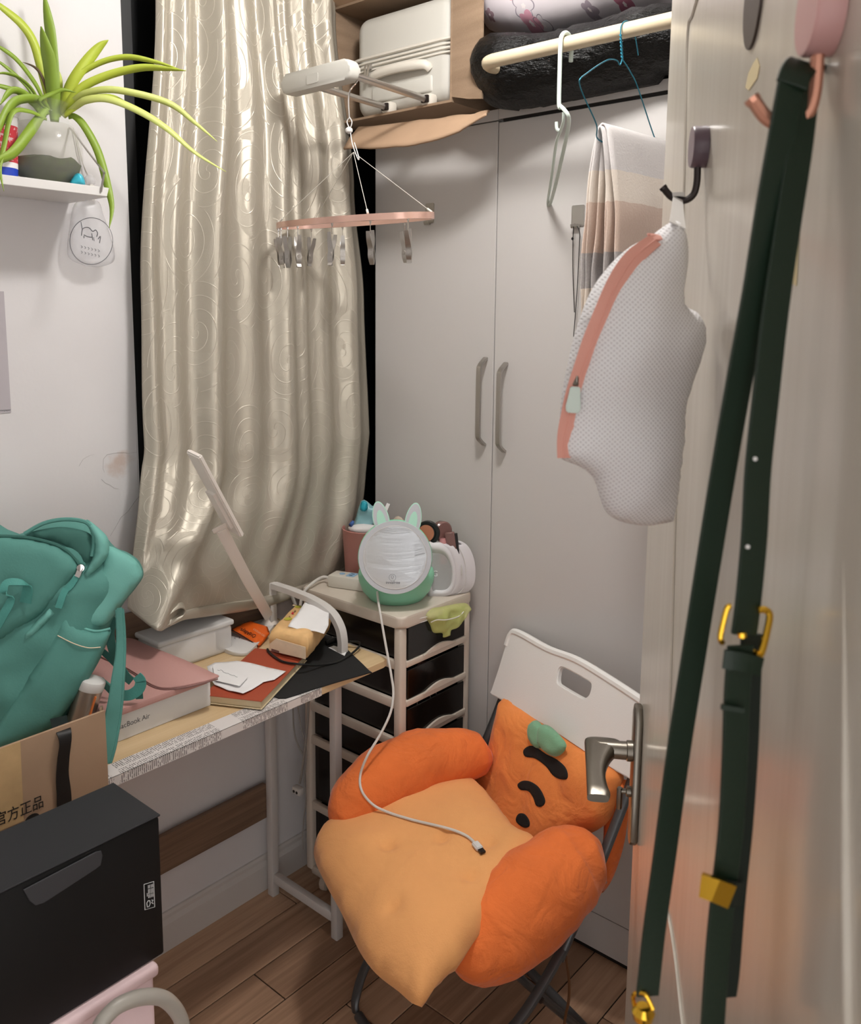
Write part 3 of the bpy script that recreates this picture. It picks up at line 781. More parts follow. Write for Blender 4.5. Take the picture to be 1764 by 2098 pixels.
for k, xx in enumerate(rx):
    zb = at_y((800, 882)[k], (222, 206)[k], SY0).z
    bm = nb(); box(bm, (xx-.016, SY0-.018, zb-.016), (xx+.016, SY0+.01, zb+.014), .006, 2); obj('rod_socket', bm, 'suitcase_pad', SU)
    bm = nb(); box(bm, (xx-.011, SY0-.026, zb-.009), (xx+.011, SY0-.017, zb+.009), .002); obj('rod_collar', bm, 'dark_metal', SU)
    bm = nb(); tube(bm, [(xx, SY0-.01, zb), (xx, GY+.01, zb+.004)], .0085, 12, sy=.75); obj('rod', bm, 'brushed_metal', SU)
zg = at_y(650, 165, GY).z
bm = nb(); gx0, gx1 = at_y(583, 178, GY).x+.004, at_y(727, 150, GY).x
prism(bm, [V(((gx0+gx1)/2+a, GY-.016+b*.0+0, zg+.004+b)) for a, b in rrect(gx1-gx0, .046, .018)], (0, .034, 0), .007, 3); obj('grip', bm, 'suitcase_grey', SU, angle=60)
bm = nb(); q = at_y(640, 161, GY-.0162); prism(bm, [V((q.x+a, GY-.0162, q.z+b)) for a, b in rrect(.040, .022, .004)], (0, -.001, 0)); obj('release_button', bm, 'suitcase_grey', SU)

# black plastic sack and floral bag
pl = Pillow([(1003, 215), (985, 195), (974, 160), (978, 120), (1000, 78), (1040, 66), (1120, 66), (1240, 40), (1330, 14), (1420, 8), (1500, 60), (1500, 140), (1360, 168), (1230, 190), (1130, 207), (1058, 223), (1030, 224)], (.9, 1.80, 2.25), (.18, -1, -.02), .10, .30, .09, wr=.030, ws=14, seed=2)
bm = nb(); pl.build(bm, .016)
for v in bm.verts:
    if v.co.y > WY-.02 and v.co.z < WTOP+.004: v.co.z = WTOP+.004
solo('plastic_sack', bm, 'black_sack_film', 'stuffed black plastic sack on the wardrobe behind the rail', 'sack', angle=180)
pf = Pillow([(1002, 60), (988, 20), (984, -30), (1000, -110), (1120, -150), (1300, -140), (1400, -60), (1372, -12), (1330, 8), (1240, 34), (1150, 58), (1060, 70)], (.9, 1.86, 2.5), (.12, -1, -.05), .09, .26, .12, wr=.010, ws=9, seed=5)
bm = nb(); pf.build(bm, .02)
fo = solo('quilt_bag', bm, 'floral', 'pale quilt bag printed with pink flowers above the black sack', 'bag', angle=180)
sp = []
for px_, py_, rr_, hx_, md_ in ((1072, 12, .026, '#8d8590', 'line'), (1087, 47, .022, '#cb93a4', 'fill'), (1122, 56, .016, '#7d7580', 'line'), (1208, 20, .014, '#9d909a', 'fill'), (1278, 8, .018, '#a8687c', 'fill'), (1003, 30, .012, '#9a7f88', 'fill'), (1040, -20, .02, '#cf7f96', 'fill')):
    q = pf.pt(px_, py_) - fo.location; sp.append((q.x, q.z, rr_, hx_, md_))
t = FLORAL_T; s_ = [n for n in t.n if n.type == 'SEPXYZ'][0]; base = [n for n in t.n if n.type == 'VALTORGB'][0].outputs[0]
flowers(sp)

# ---------------------------------------------------------------- ring drying rack hung on the trolley handle
RYC = 1.46; ring_z = at_y(735, 452, RYC).z
xa, xb = at_y(588, 464, RYC).x, at_y(874, 440, RYC).x; rc = V(((xa+xb)/2, RYC, ring_z)); ra = (xb-xa)/2; rb = .115
tiltv = (at_y(874, 440, RYC).z - at_y(588, 464, RYC).z)/(xb-xa)
K = thing('drying_rack', 'oval rose metal drying ring with clips hanging from suitcase handle', 'drying rack', rc)
def rp(a, dz=0): x = ra*math.cos(a); y = rb*math.sin(a); return rc + V((x, y, tiltv*x + .085*y + dz))
bm = nb(); bar(bm, [rp(2*math.pi*k/64) for k in range(64)], (0, 0, 1), .014, .006, closed=True); obj('ring', bm, 'rack_pink', K, angle=60)
hub = at_y(717, 300, RYC)
bm = nb(); tube(bm, cr([at_y(716, 235, RYC)+V((0, 0, -.01)), at_y(714, 205, RYC), at_y(718, 185, RYC), at_y(731, 168, RYC+.004), at_y(734, 155, GY+.024), at_y(728, 147, GY+.026), at_y(722, 150, GY+.026)], 6), .0018, 7); obj('hook', bm, 'chrome', K)
bm = nb(); tube(bm, cr([at_y(716, 240, RYC), at_y(721, 250, RYC), at_y(717, 262, RYC), at_y(711, 250, RYC), at_y(716, 240, RYC)], 5), .0013, 6); lathe(bm, [(0, -.009), (.008, -.004), (.009, 0), (.008, .004), (0, .009)], at_y(715, 267, RYC), n=14)
tube(bm, cr([at_y(718, 270, RYC), at_y(722, 295, RYC), at_y(733, 325, RYC), at_y(735, 322, RYC), at_y(726, 292, RYC)], 5), .0012, 6); obj('swivel', bm, 'plastic_white', K)
hub = at_y(724, 312, RYC)
for a in (math.radians(-52), math.radians(28), math.radians(150), math.radians(215)):
    e = rp(a, .006); bm = nb(); tube(bm, [hub, hub.lerp(e, .5), e], .0007, 5); q = hub.lerp(e, .93); tube(bm, [q, hub.lerp(e, .985)], .0028, 8); obj('cord', bm, 'cord_clear', K)
def clip(a, px, swing, spread, tw):
    top = rp(a, -.007); c = nb(); g = 1.5
    tube(c, [top, top+V((0, 0, -.024))], .0010, 5)
    tube(c, cr([top+V((0, 0, .004)), top+V((.003, 0, .0)), top+V((0, 0, -.008)), top+V((-.003, 0, 0))], 4, True), .0009, 5, closed=True)
    obj('clip_link', c, 'chrome', K)
    ax = Matrix.Rotation(tw, 4, 'Z'); P0 = top + V((0, 0, -.030))
    for sgn in (1, -1):
        c = nb(); T = Matrix.Translation(P0) @ ax @ Matrix.Rotation(swing + sgn*spread, 4, 'Y')
        prof = [(sgn*.009*g, .006*g), (sgn*.0075*g, -.006*g), (sgn*.0035*g, -.020*g), (sgn*.005*g, -.032*g), (sgn*.0015*g, -.043*g)]
        Q = cr([T @ V((u, 0, v_)) for u, v_ in prof], 4)
        wd = (ax @ V((0, 1, 0)))
        bar(c, Q, wd, [.008, .012, .013, .010], .0016)
        lathe(c, [(.0045, -.0014), (.0045, .0014)], T @ V((sgn*.005*g, 0, -.026*g)), ax @ V((1, 0, 0)), 10)
        obj('clip_jaw', c, 'brushed_metal', K, angle=50)
rr = random.Random(5)
for k, fpx in enumerate((592, 606, 622, 637, 651, 662, 691, 763, 774, 822, 864)):
    f_ = max(-.995, min(.995, (fpx-731)/143)); near = k not in (1, 4, 8)
    a = -math.acos(f_) if near else math.acos(f_)
    clip(a, 0, rr.uniform(-.22, .22), rr.uniform(.02, .10), -.77 + rr.uniform(-.7, .7))
# ---------------------------------------------------------------- wall shelf and what stands on it
SHZ0, SHZ1, SHD, SHY1 = 1.884, 1.902, .171, .946
SH = thing('wall_shelf', 'white floating shelf on the left wall', 'shelf', (.08, .6, SHZ0))
bm = nb(); box(bm, (.0005, .10, SHZ0), (SHD, SHY1, SHZ1), .001, 1); obj('board', bm, 'plastic_white', SH, smooth=False)
bm = nb(); yy = .92
tube(bm, cr([at_x(142, 262, .003), at_x(150, 270, .02), at_x(180, 310, .10), at_x(211, 350, SHD+.004), at_x(213, 356, SHD+.006), at_x(210, 375, SHD+.004), at_x(207, 393, SHD+.002)], 3), .0022, 7); obj('support_rod', bm, 'brushed_metal', SH)
vc = V((.085, at_x(93, 300, .085).y, SHZ1))
VA = thing('glass_vase', 'round glass vase with murky water and a spider plant', 'vase', vc)
rv = .073
prof_o = [(.030, .001), (.050, .008), (.066, .028), (.0725, .058), (.072, .082), (.064, .110), (.050, .128), (.041, .138), (.039, .146), (.043, .156), (.050, .163)]
bm = nb(); lathe(bm, prof_o, vc, n=36, cap=False); bm.faces.new([v for v in sorted(bm.verts, key=lambda v: v.co.z)[:36]] if False else bm.verts[:36]); o = obj('glass', bm, 'thin_glass', VA, angle=180)
bm = nb(); lathe(bm, [(.028, .003), (.048, .010), (.0635, .029), (.070, .058), (.0695, .082), (.062, .108), (.052, .120), (.0, .120)], vc, n=30); obj('water', bm, 'cloudy_water', VA, angle=60)
bm = nb(); lathe(bm, [(.026, .005), (.046, .012), (.061, .030), (.066, .046), (.060, .050), (.035, .054), (.0, .050)], vc, n=30)
for v in bm.verts: v.co += V((0, 0, .008*wob(v.co, 40)))*(v.co.z > vc.z+.03)
obj('moss', bm, 'moss', VA, angle=180)
PL = thing('spider_plant', 'spider plant with long arching lime leaves in glass vase', 'plant', vc+V((0, 0, .10)))
leaves = [
 ([(112, 250), (109, 190), (101, 130), (93, 95), (84, 54)], 25, .085, .10, 'leaf_green'),
 ([(113, 230), (112, 170), (106, 90), (98, 35), (90, -14)], 19, .08, .06, 'leaf_green'),
 ([(121, 235), (140, 185), (162, 147), (200, 100), (222, 82)], 19, .085, .13, 'leaf_lime'),
 ([(128, 235), (140, 212), (172, 177), (229, 152), (290, 139), (340, 141), (381, 145)], 15, .09, .24, 'leaf_lime'),
 ([(128, 225), (150, 166), (200, 131), (257, 117), (315, 126), (366, 141)], 11, .07, .20, 'leaf_lime'),
 ([(130, 235), (150, 208), (183, 189), (243, 185), (343, 210), (400, 252), (445, 290)], 12, .09, .27, 'leaf_pale'),
 ([(130, 240), (150, 222), (177, 205), (223, 203), (286, 228), (343, 264), (400, 313), (463, 352)], 13, .10, .29, 'leaf_pale'),
 ([(132, 238), (150, 222), (180, 204), (225, 199), (262, 216), (290, 237)], 12, .11, .19, 'leaf_lime'),
 ([(140, 240), (152, 238), (172, 257), (200, 309), (219, 375), (229, 425), (224, 467)], 14, .10, .20, 'leaf_green'),
 ([(104, 230), (86, 150), (70, 90), (45, 50), (0, 12), (-30, -10)], 15, .07, .05, 'leaf_lime'),
 ([(100, 235), (80, 185), (57, 149), (30, 118), (0, 97), (-20, 88)], 8, .08, .10, 'leaf_green'),
 ([(102, 235), (97, 190), (85, 155), (70, 137), (46, 127)], 5, .08, .07, 'leaf_tip'),
 ([(96, 220), (78, 245), (57, 275), (29, 311), (0, 328), (-20, 334)], 17, .11, .19, 'leaf_green'),
 ([(100, 228), (82, 206), (50, 203), (24, 215), (0, 257), (-10, 290)], 16, .10, .16, 'leaf_green'),
 ([(95, 225), (80, 206), (110, 190), (130, 184), (156, 190)], 7, .11, .14, 'leaf_green'),
 ([(98, 235), (70, 215), (40, 190), (0, 176), (-20, 174)], 9, .08, .08, 'leaf_green'),
 ([(94, 240), (75, 210), (58, 180), (30, 152), (0, 128), (-20, 118)], 7, .07, .05, 'leaf_green'),
 ([(96, 245), (60, 228), (25, 232), (8, 300), (0, 345), (8, 392)], 8, .12, .19, 'leaf_green'),
 ([(92, 245), (60, 200), (25, 185), (0, 215)], 12, .09, .13, 'leaf_green'),
 ([(88, 240), (70, 190), (40, 160), (10, 150), (-10, 152)], 6, .08, .09, 'leaf_green'),
 ([(120, 240), (121, 200), (119, 160), (113, 135)], 14, .075, .07, 'leaf_lime'),
]
for i, (pp, wpx, xa_, xb_, mt) in enumerate(leaves):
    n_ = len(pp); P = [at_x(a, b, xa_+(xb_-xa_)*(k/(n_-1))) for k, (a, b) in enumerate(pp)]
    P = cr(P, 6); wv = wpx/1760*2.0; bm = nb(); L_ = len(P); rows = []
    fr = frames(P)
    for k, p in enumerate(P):
        f = k/(L_-1); tan = fr[k][0]; view = (CAM-p).normalized()
        tw = .5*math.sin(f*2.2+i); side = tan.cross(view).normalized(); nn = side.cross(tan)
        side = (side*math.cos(tw)+nn*math.sin(tw)).normalized(); nn = tan.cross(side)
        ww = wv/2*min(1, .55+f*1.6)*(1 if f < .6 else max(.08, 1-((f-.6)/.4)**1.7))
        rows.append([p+side*ww+nn*ww*.10, p, p-side*ww+nn*ww*.10])
    vs = [[bm.verts.new(q) for q in r] for r in rows]
    for k in range(L_-1):
        for j in range(2): bm.faces.new((vs[k][j], vs[k+1][j], vs[k+1][j+1], vs[k][j+1]))
    o = obj('leaf', bm, mt, PL, angle=30, fixn=False); solid(o, .0006)
# paper cup, wrapper, knot, hanging bag
cc = V((.10, at_x(4, 355, .10).y, SHZ1))
bm = nb(); lathe(bm, [(.028, .0), (.028, .001), (.033, .112), (.0345, .114), (.0345, .117), (.032, .117), (.0265, .004)], cc, n=28); solo('paper_cup', bm, 'cup_print', 'red, white and blue printed paper cup at the shelf edge', 'cup')
wc = at_z(160, 381, SHZ1+.001)
pw_ = Pillow([(143, 381), (148, 364), (158, 355), (168, 358), (174, 372), (171, 381)], wc+V((0, 0, .002)), (.9, -.4, 0), .012, .012, .012, wr=.004, ws=60)
bm = nb(); pw_.build(bm, .004); solo('snack_wrapper', bm, 'cyan_wrap', 'small crumpled turquoise wrapper on the shelf beside the vase', 'wrapper', angle=180)
HB = thing('hanging_bag', 'thin clear drawstring bag with a line drawing of an animal', 'bag', at_x(190, 545, .03))
XB = .034
pb = Pillow([(152, 418), (180, 408), (203, 414), (212, 440), (224, 475), (234, 512), (233, 535), (214, 545), (190, 547), (160, 540), (140, 526), (138, 500), (143, 460)], at_x(185, 480, XB), (1, -.15, 0), .016, .016, .03, wr=.004, ws=40)
bm = nb(); pb.build(bm, .008); obj('bag_film', bm, 'film_white', HB, angle=180)
bm = nb(); lathe(bm, [(0, -.012), (.010, -.008), (.012, 0), (.009, .008), (.003, .013)], at_x(184, 370, .012), n=14)
for v in bm.verts: v.co += V((1, 1, 1))*.003*wob(v.co, 90)
obj('knot', bm, 'film_white', HB, angle=180)
bm = nb()
for q in ((150, 262), (158, 285)): tube(bm, cr([at_x(q[0], q[1], .004), at_x(q[0]+15, q[1]+60, .008), at_x(184, 366, .012)], 5), .0012, 5)
tube(bm, cr([at_x(186, 378, .014), at_x(188, 400, .022), at_x(186, 415, .03)], 4), [.006, .010], 8); obj('drawstring', bm, 'cord_white', HB)
bm = nb()
def ink(pts, r=.0009, closed=False): tube(bm, cr([pb.pt(a, b, .0008) for a, b in pts], 4, closed), r, 4, closed=closed)
ink([(187+44*math.cos(k*math.pi/12), 494+48*math.sin(k*math.pi/12)) for k in range(24)], .0007, True)
ink([(167, 483), (169, 470), (175, 466), (183, 467), (190, 474), (196, 471), (200, 478), (198, 485)]); ink([(169, 472), (166, 455)]); ink([(172, 483), (172, 488)]); ink([(172, 481), (180, 485), (189, 486)]); ink([(188, 478), (190, 492)]); ink([(192, 486), (193, 494)]); ink([(201, 490), (206, 484), (204, 498)])
for r_ in ((166, 503), (166, 514)):
    for k in range(6): ink([(r_[0]+k*7, r_[1]+k*1.6), (r_[0]+k*7+3, r_[1]+k*1.6+3), (r_[0]+k*7+.5, r_[1]+k*1.6+5)], .0005)
obj('print', bm, 'ink_grey', HB)
# poster
PO = thing('wall_poster', 'grey lilac poster pinned to the left wall below the shelf', 'poster', at_x(0, 845, 0.001))
a, b, c, d = at_x(-60, 590, .0006), at_x(8, 597, .0006), at_x(22, 845, .0006), at_x(-46, 852, .0006); y1 = (b.y+c.y)/2
bm = nb(); box(bm, (.0005, y1-.12, c.z), (.0017, y1, b.z)); obj('sheet', bm, 'poster_paper', PO, smooth=False)
text('caption', 'printpaper', .006, (.0018, y1-.026, c.z+.004), (0, 1, 0), (0, 0, 1), 'ink_grey', PO)

# ---------------------------------------------------------------- curtain
CU = thing('curtain', 'champagne satin curtain with embossed scrolls bunched over the desk', 'curtain', (.10, 1.4, .86))
ZT = 2.66
def ip(tab, z):
    for (z0, v0), (z1, v1) in zip(tab, tab[1:]):
        if z <= z0 and z >= z1: f = (z0-z)/(z0-z1); f = f*f*(3-2*f); return v0+(v1-v0)*f
    return tab[0][1] if z > tab[0][0] else tab[-1][1]
YL = [(2.66, 1.160), (2.35, 1.140), (1.70, 1.085), (1.35, 1.070), (1.20, 1.035), (1.03, .990), (.86, .995), (.80, 1.0)]
YR = [(2.66, 1.660), (2.45, 1.700), (2.0, 1.770), (1.70, 1.802), (1.10, 1.806), (1.0, 1.765), (.93, 1.70), (.80, 1.66)]
XBASE = [(2.66, .085), (1.7, .085), (1.2, .10), (1.0, .115), (.80, .13)]
HEM = [(0, 262, 1246, .105), (.09, 288, 1268, .165), (.17, 318, 1290, .205), (.25, 345, 1284, .185), (.32, 378, 1268, .155), (.42, 432, 1258, .105), (.55, 508, 1246, .072), (.68, 575, 1230, .060), (.80, 632, 1208, .055), (.90, 672, 1190, .060), (1.0, 705, 1172, .045)]
HP = [at_x(a, b, c) for _, a, b, c in HEM]
def hem(s):
    for k in range(len(HEM)-1):
        if s <= HEM[k+1][0]:
            f = (s-HEM[k][0])/(HEM[k+1][0]-HEM[k][0]); p0, p1, p2, p3 = HP[max(0, k-1)], HP[k], HP[k+1], HP[min(len(HP)-1, k+2)]
            return .5*((2*p1)+(p2-p0)*f+(2*p0-5*p1+4*p2-p3)*f*f+(3*p1-p0-3*p2+p3)*f**3)
    return HP[-1]
ZM = 1.30
RIDGES = [(.035, .022, .030), (.13, .020, .040), (.255, .046, .055), (.42, .016, .045), (.555, .038, .050), (.655, .022, .030), (.77, .018, .040), (.885, .036, .055)]
def upper(s, z):
    y = ip(YL, z) + (ip(YR, z)-ip(YL, z))*(s + .010*math.sin(z*2.6+s*5))
    x = ip(XBASE, z) - .040
    for c, a, wd in RIDGES:
        c2 = c + .012*math.sin(z*1.9+c*11); x += a*1.15*math.exp(-((s-c2)/wd)**2)
    x += .004*wob((s*4, z*1.6, 0), 1.0, 3)
    return V((max(x, .012), y, z))
def curt(s, tt):
    k = .66
    if tt <= k: return upper(s, ZT + (ZM-ZT)*tt/k)
    f = (tt-k)/(1-k); p = upper(s, ZM); h = hem(s)
    g = f*f*(1.55-.55*f); ks = min(1, s/.22); g = g*ks + (1-ks)*min(1, 1.25*f-.25*f*f); kr = max(0, min(1, (s-.65)/.3)); g = g*(1-kr) + kr*f**3.2; z = p.z + (h.z-p.z)*f
    q = V((p.x+(h.x-p.x)*g, p.y+(h.y-p.y)*g, z))
    q.x += .010*math.sin(f*math.pi)*math.sin(s*13+f*3.5)*(.5+.5*math.sin(s*math.pi)) + .006*wob((s*6, f*3, 2), 1.0, 7)*f*(1-f)*3
    q.x += .035*math.exp(-((s-(.17+.06*(1-f)))/.05)**2)*math.sin(f*math.pi*.9)
    q.x -= .02*max(0, (s-.75)/.25)*math.sin(f*math.pi)
    q.x = max(q.x, .014); return q
bm = nb(); grid(bm, 170, 150, curt, uv=lambda s, tt: (s*1.25, (1-tt)*1.8))
o = obj('fabric', bm, 'curtain_satin', CU, angle=180, fixn=False); solid(o, .0018)
bm = nb(); hp = [hem(k/60) for k in range(15, 61)]
tube(bm, [p + V((.004, 0, .010)) for p in hp], [.008, .013, .015, .015, .014, .010, .005], 12, sy=.6, up=(0, 0, 1)); obj('hem', bm, 'curtain_satin', CU, angle=180)
bm = nb()
def loopf(a, b):
    P = cr([at_x(326, 1287, .195), at_x(345, 1262, .20), at_x(368, 1246, .195), at_x(380, 1250, .19), at_x(374, 1264, .188), at_x(348, 1280, .192), at_x(330, 1288, .197)], 6)
    i = a*(len(P)-1); k = min(int(i), len(P)-2); p = P[k].lerp(P[k+1], i-k); return p + V((-.05*b, .02*b, .012*b))
grid(bm, 36, 4, loopf); o = obj('hem_fold', bm, 'curtain_satin', CU, angle=180, fixn=False); solid(o, .003)
# ---------------------------------------------------------------- desk
DZ, DT_, DX1, DY1 = .805, .018, .449, 1.487
D = thing('desk', 'narrow light wood desk with white metal frame and newspaper taped edge', 'desk', (.24, .8, 0))
bm = nb(); prism(bm, [V((.012, -.05, DZ-DT_)), V((.012, DY1, DZ-DT_)), V((DX1-.02, DY1, DZ-DT_)), V((DX1-.004, DY1-.006, DZ-DT_)), V((DX1, DY1-.022, DZ-DT_)), V((DX1, -.05, DZ-DT_))], (0, 0, DT_), .0015, 2); obj('tabletop', bm, 'desk_wood', D, smooth=False)
yn = at_z(655, 1424, DZ-DT_).y + .002
bm = nb(); box(bm, (DX1-.046, -.04, DZ+.0001), (DX1+.0009, yn, DZ+.0007)); box(bm, (DX1+.0001, -.04, DZ-DT_-.0005), (DX1+.0009, yn, DZ+.0007)); obj('newspaper_strip', bm, 'newspaper', D, smooth=False)
YF = 1.445; lw = .024
def leg_box(lo, hi): bm = nb(); box(bm, lo, hi, .003, 2); return bm
xf, xr = .322, .034
obj('leg', leg_box((xf-lw, YF-lw, 0), (xf, YF, DZ-DT_-.0005)), 'metal_white', D)
obj('leg', leg_box((xr, YF-lw, 0), (xr+lw, YF, DZ-DT_-.0005)), 'metal_white', D)
obj('foot_rail', leg_box((xr+lw, YF-lw+.002, .045), (xf-lw, YF-.002, .072)), 'metal_white', D)
for yy in (.02,):
    obj('leg', leg_box((xf-lw, yy, 0), (xf, yy+lw, DZ-DT_-.0005)), 'metal_white', D); obj('leg', leg_box((xr, yy, 0), (xr+lw, yy+lw, DZ-DT_-.0005)), 'metal_white', D)
# arched guard at the desk end, standing on the tabletop
bm = nb(); yg = YF-lw/2
P = [V((.338, yg, DZ+.0005)), V((.338, yg, .838)), V((.330, yg, .868)), V((.306, yg, .896)), V((.268, yg, .912)), V((.215, yg, .921)), V((.14, yg, .925)), V((.070, yg, .925))]
bar(bm, [P[0]] + cr(P[1:6], 5) + P[6:], (0, 1, 0), .022, .015); obj('end_guard', bm, 'metal_white', D, angle=30)
obj('guard_post', leg_box((xr+.012, yg-.011, DZ+.0005), (xr+.036, yg+.011, .932)), 'metal_white', D)
# wood boards: low modesty rail and back board
bm = nb(); box(bm, (.0165, .03, .236), (.0325, YF-.02, .338), .001, 1); obj('low_rail', bm, 'board_wood', D, smooth=False)
bm = nb(); box(bm, (.0005, .0, DZ-.02), (.0115, DY1, .935), .001, 1); obj('back_board', bm, 'board_wood', D, smooth=False)

# white laptop carton and pink sleeve
MX0, MX1, MY0, MY1, MZ = .075, .336, .765, 1.040, DZ+.0622
LB = thing('laptop_box', 'flat white laptop carton on the desk under a pink sleeve', 'box', (.2, .90, DZ))
bm = nb(); box(bm, (MX0, MY0, DZ+.0003), (MX1, MY1, MZ), .0012, 1); c_ = obj('carton', bm, 'box_white', LB, smooth=False)
e1 = at_x(307, 1469, MX1); text('lettering', 'MacBook Air', .0152, (MX1+.0002, e1.y, e1.z-.0015), (0, 1, 0), (0, 0, 1), 'ink_grey', c_, align='RIGHT', sx=.92)
SL = thing('laptop_sleeve', 'dusty pink leather laptop sleeve with rounded flap on the white carton', 'sleeve', (.22, .84, MZ))
bm = nb(); z0 = MZ+.0003; z1 = MZ+.013
prism(bm, [V((.075+a*0+.145+q[0], .893+q[1], z0)) for a, q in enumerate(rrect(.268, .276, .012))], (0, 0, z1-z0), .004, 3); obj('pocket', bm, 'sleeve_pink', SL, angle=60)
fl = [(447, 1389), (436, 1382), (380, 1356), (300, 1324), (272, 1311), (240, 1312), (205, 1330), (196, 1342), (250, 1366), (284, 1386), (305, 1402), (330, 1411), (365, 1410), (405, 1402)]
bm = nb(); prism(bm, cr([at_z(a, b, z1+.001) for a, b in fl], 3, True), (0, 0, .004), .0015, 2); obj('flap', bm, 'sleeve_pink', SL, angle=60)
bm = nb(); tube(bm, cr([at_z(a, b, z1+.001) for a, b in [(196, 1342), (250, 1367), (284, 1387), (305, 1403), (330, 1412), (365, 1411), (405, 1403), (446, 1391)]], 4), .0017, 6); obj('piping', bm, 'sleeve_pink_dark', SL)

# translucent storage box with white papers inside
CB = thing('storage_box', 'frosted clear plastic storage box behind the laptop carton', 'storage box', (.07, 1.16, DZ))
bm = nb(); x0, x1, y0, y1, zt2 = .018, .116, 1.053, 1.262, DZ+.082
def taper(lo, hi, s): return [V((lo[0], lo[1], lo[2])), V((hi[0], lo[1], lo[2])), V((hi[0], hi[1], lo[2])), V((lo[0], hi[1], lo[2]))], [V((lo[0]-s, lo[1]-s, hi[2])), V((hi[0]+s, lo[1]-s, hi[2])), V((hi[0]+s, hi[1]+s, hi[2])), V((lo[0]-s, hi[1]+s, hi[2]))]
bm = nb(); box(bm, (x0, y0, DZ+.0005), (x1, y1, zt2-.014), .008, 3); obj('tub', bm, 'clear_box', CB)
bm = nb(); box(bm, (x0-.004, y0-.004, zt2-.0138), (x1+.004, y1+.004, zt2), .005, 3); obj('lid', bm, 'clear_box', CB)
bm = nb(); box(bm, (x0+.006, y0+.008, DZ+.004), (x1-.006, y1-.045, zt2-.018), .003, 2); obj('paper_stack', bm, 'paper_white', CB)

# desk lamp
LP = thing('desk_lamp', 'folding white LED desk lamp leaning in front of the curtain', 'lamp', (.05, 1.40, DZ))
bc = [at_z(a, b, DZ+.0005) for a, b in [(447, 1327), (470, 1341), (500, 1345), (520, 1334), (560, 1290), (566, 1268), (540, 1262), (500, 1285), (462, 1310)]]
for p in bc: p.x = max(p.x, .016)
bm = nb(); prism(bm, cr(bc, 4, True), (0, 0, .010), .003, 2); obj('base', bm, 'plastic_white', LP, angle=60)
bm = nb(); q = at_z(486, 1307, DZ+.0106); bar(bm, [q + V((.007*math.cos(a), .007*math.sin(a), 0)) for a in [k*math.pi/8 for k in range(14)]], (0, 0, 1), .0006, .0014); obj('touch_button', bm, 'ink_grey', LP)
ft = V((.052, at_x(553, 1262, .052).y, DZ+.0105)); el = at_x(452, 1082, .215); tp = at_x(397, 928, .262)
vdir = (CAM-el).normalized()
adir = (el-ft).normalized(); side = adir.cross(vdir).normalized()
bm = nb(); lathe(bm, [(.024, 0), (.022, .004), (.015, .014), (.013, .022)], V((ft.x, ft.y, DZ+.0105)), n=20); obj('arm_foot', bm, 'lamp_white', LP)
bm = nb(); bar(bm, [ft+V((0, 0, .012)), ft.lerp(el, .5), el], side, [.027, .028, .027], [.014, .014, .014]); bmesh.ops.bevel(bm, geom=list(bm.edges), offset=.003, segments=2, affect='EDGES'); obj('arm', bm, 'lamp_white', LP)
bm = nb(); box(bm, (-.020, -.009, -.010), (.020, .009, .010), .004, 2, Matrix.Translation(el) @ Matrix((( side.x, vdir.x, adir.x), (side.y, vdir.y, adir.y), (side.z, vdir.z, adir.z))).to_4x4()); obj('elbow', bm, 'lamp_white', LP)
hb = at_x(485, 1092, .225); hd = (tp-hb).normalized(); hs = hd.cross(vdir).normalized(); hn = hs.cross(hd)
# the head turned almost edge-on: broad faces aside, narrow edge toward the room
sd = (hs*.35 + hn*.94).normalized()
bm = nb(); bar(bm, [hb, hb.lerp(tp, .5), tp], sd, .050, .011); bmesh.ops.bevel(bm, geom=list(bm.edges), offset=.003, segments=2, affect='EDGES'); obj('head', bm, 'lamp_white', LP)
bm = nb(); off = hs*-.0085; bar(bm, [hb.lerp(tp, .12)+off, hb.lerp(tp, .55)+off], sd, .030, .009); obj('head_spine', bm, 'lamp_white', LP)

# orange packet, upside down lettering
pk = [(470, 1291), (490, 1281), (512, 1272), (548, 1284), (553, 1298), (530, 1328), (508, 1312), (488, 1300)]
O_ = at_z(512, 1300, DZ+.018)
pp = Pillow(pk, O_, (.25, -.1, 1), .004, .004, .012, smooth=0, wr=.002, ws=50, up=(-.5, .8, 0))
bm = nb(); pp.build(bm, .006); PKT = thing('snack_packet', 'small orange foil snack packet lying by the lamp base', 'packet', O_-V((0, 0, .012))); pkb = obj('foil', bm, 'orange_foil', PKT, angle=180)
bm = nb(); tube(bm, [pp.pt(a, b, .0006) for a, b in [(473, 1291), (490, 1300), (508, 1311), (528, 1325)]], .0016, 6); obj('seam', bm, 'ink_black', PKT)
a_, b_ = pp.pt(526, 1301, .0012), pp.pt(497, 1288, .0012); c2 = pp.pt(520, 1308, .0012)
text('lettering', 'OldAlleys.', .020, a_, b_-a_, c2-a_, 'ink_black', PKT, sx=.62)
a_, b_ = pp.pt(544, 1303, .0012), pp.pt(515, 1284, .0012)
text('lettering', '〇〇 〇〇〇〇', .007, a_, b_-a_, c2-pp.pt(526, 1301, .0012), 'tissue_film_pale', PKT)

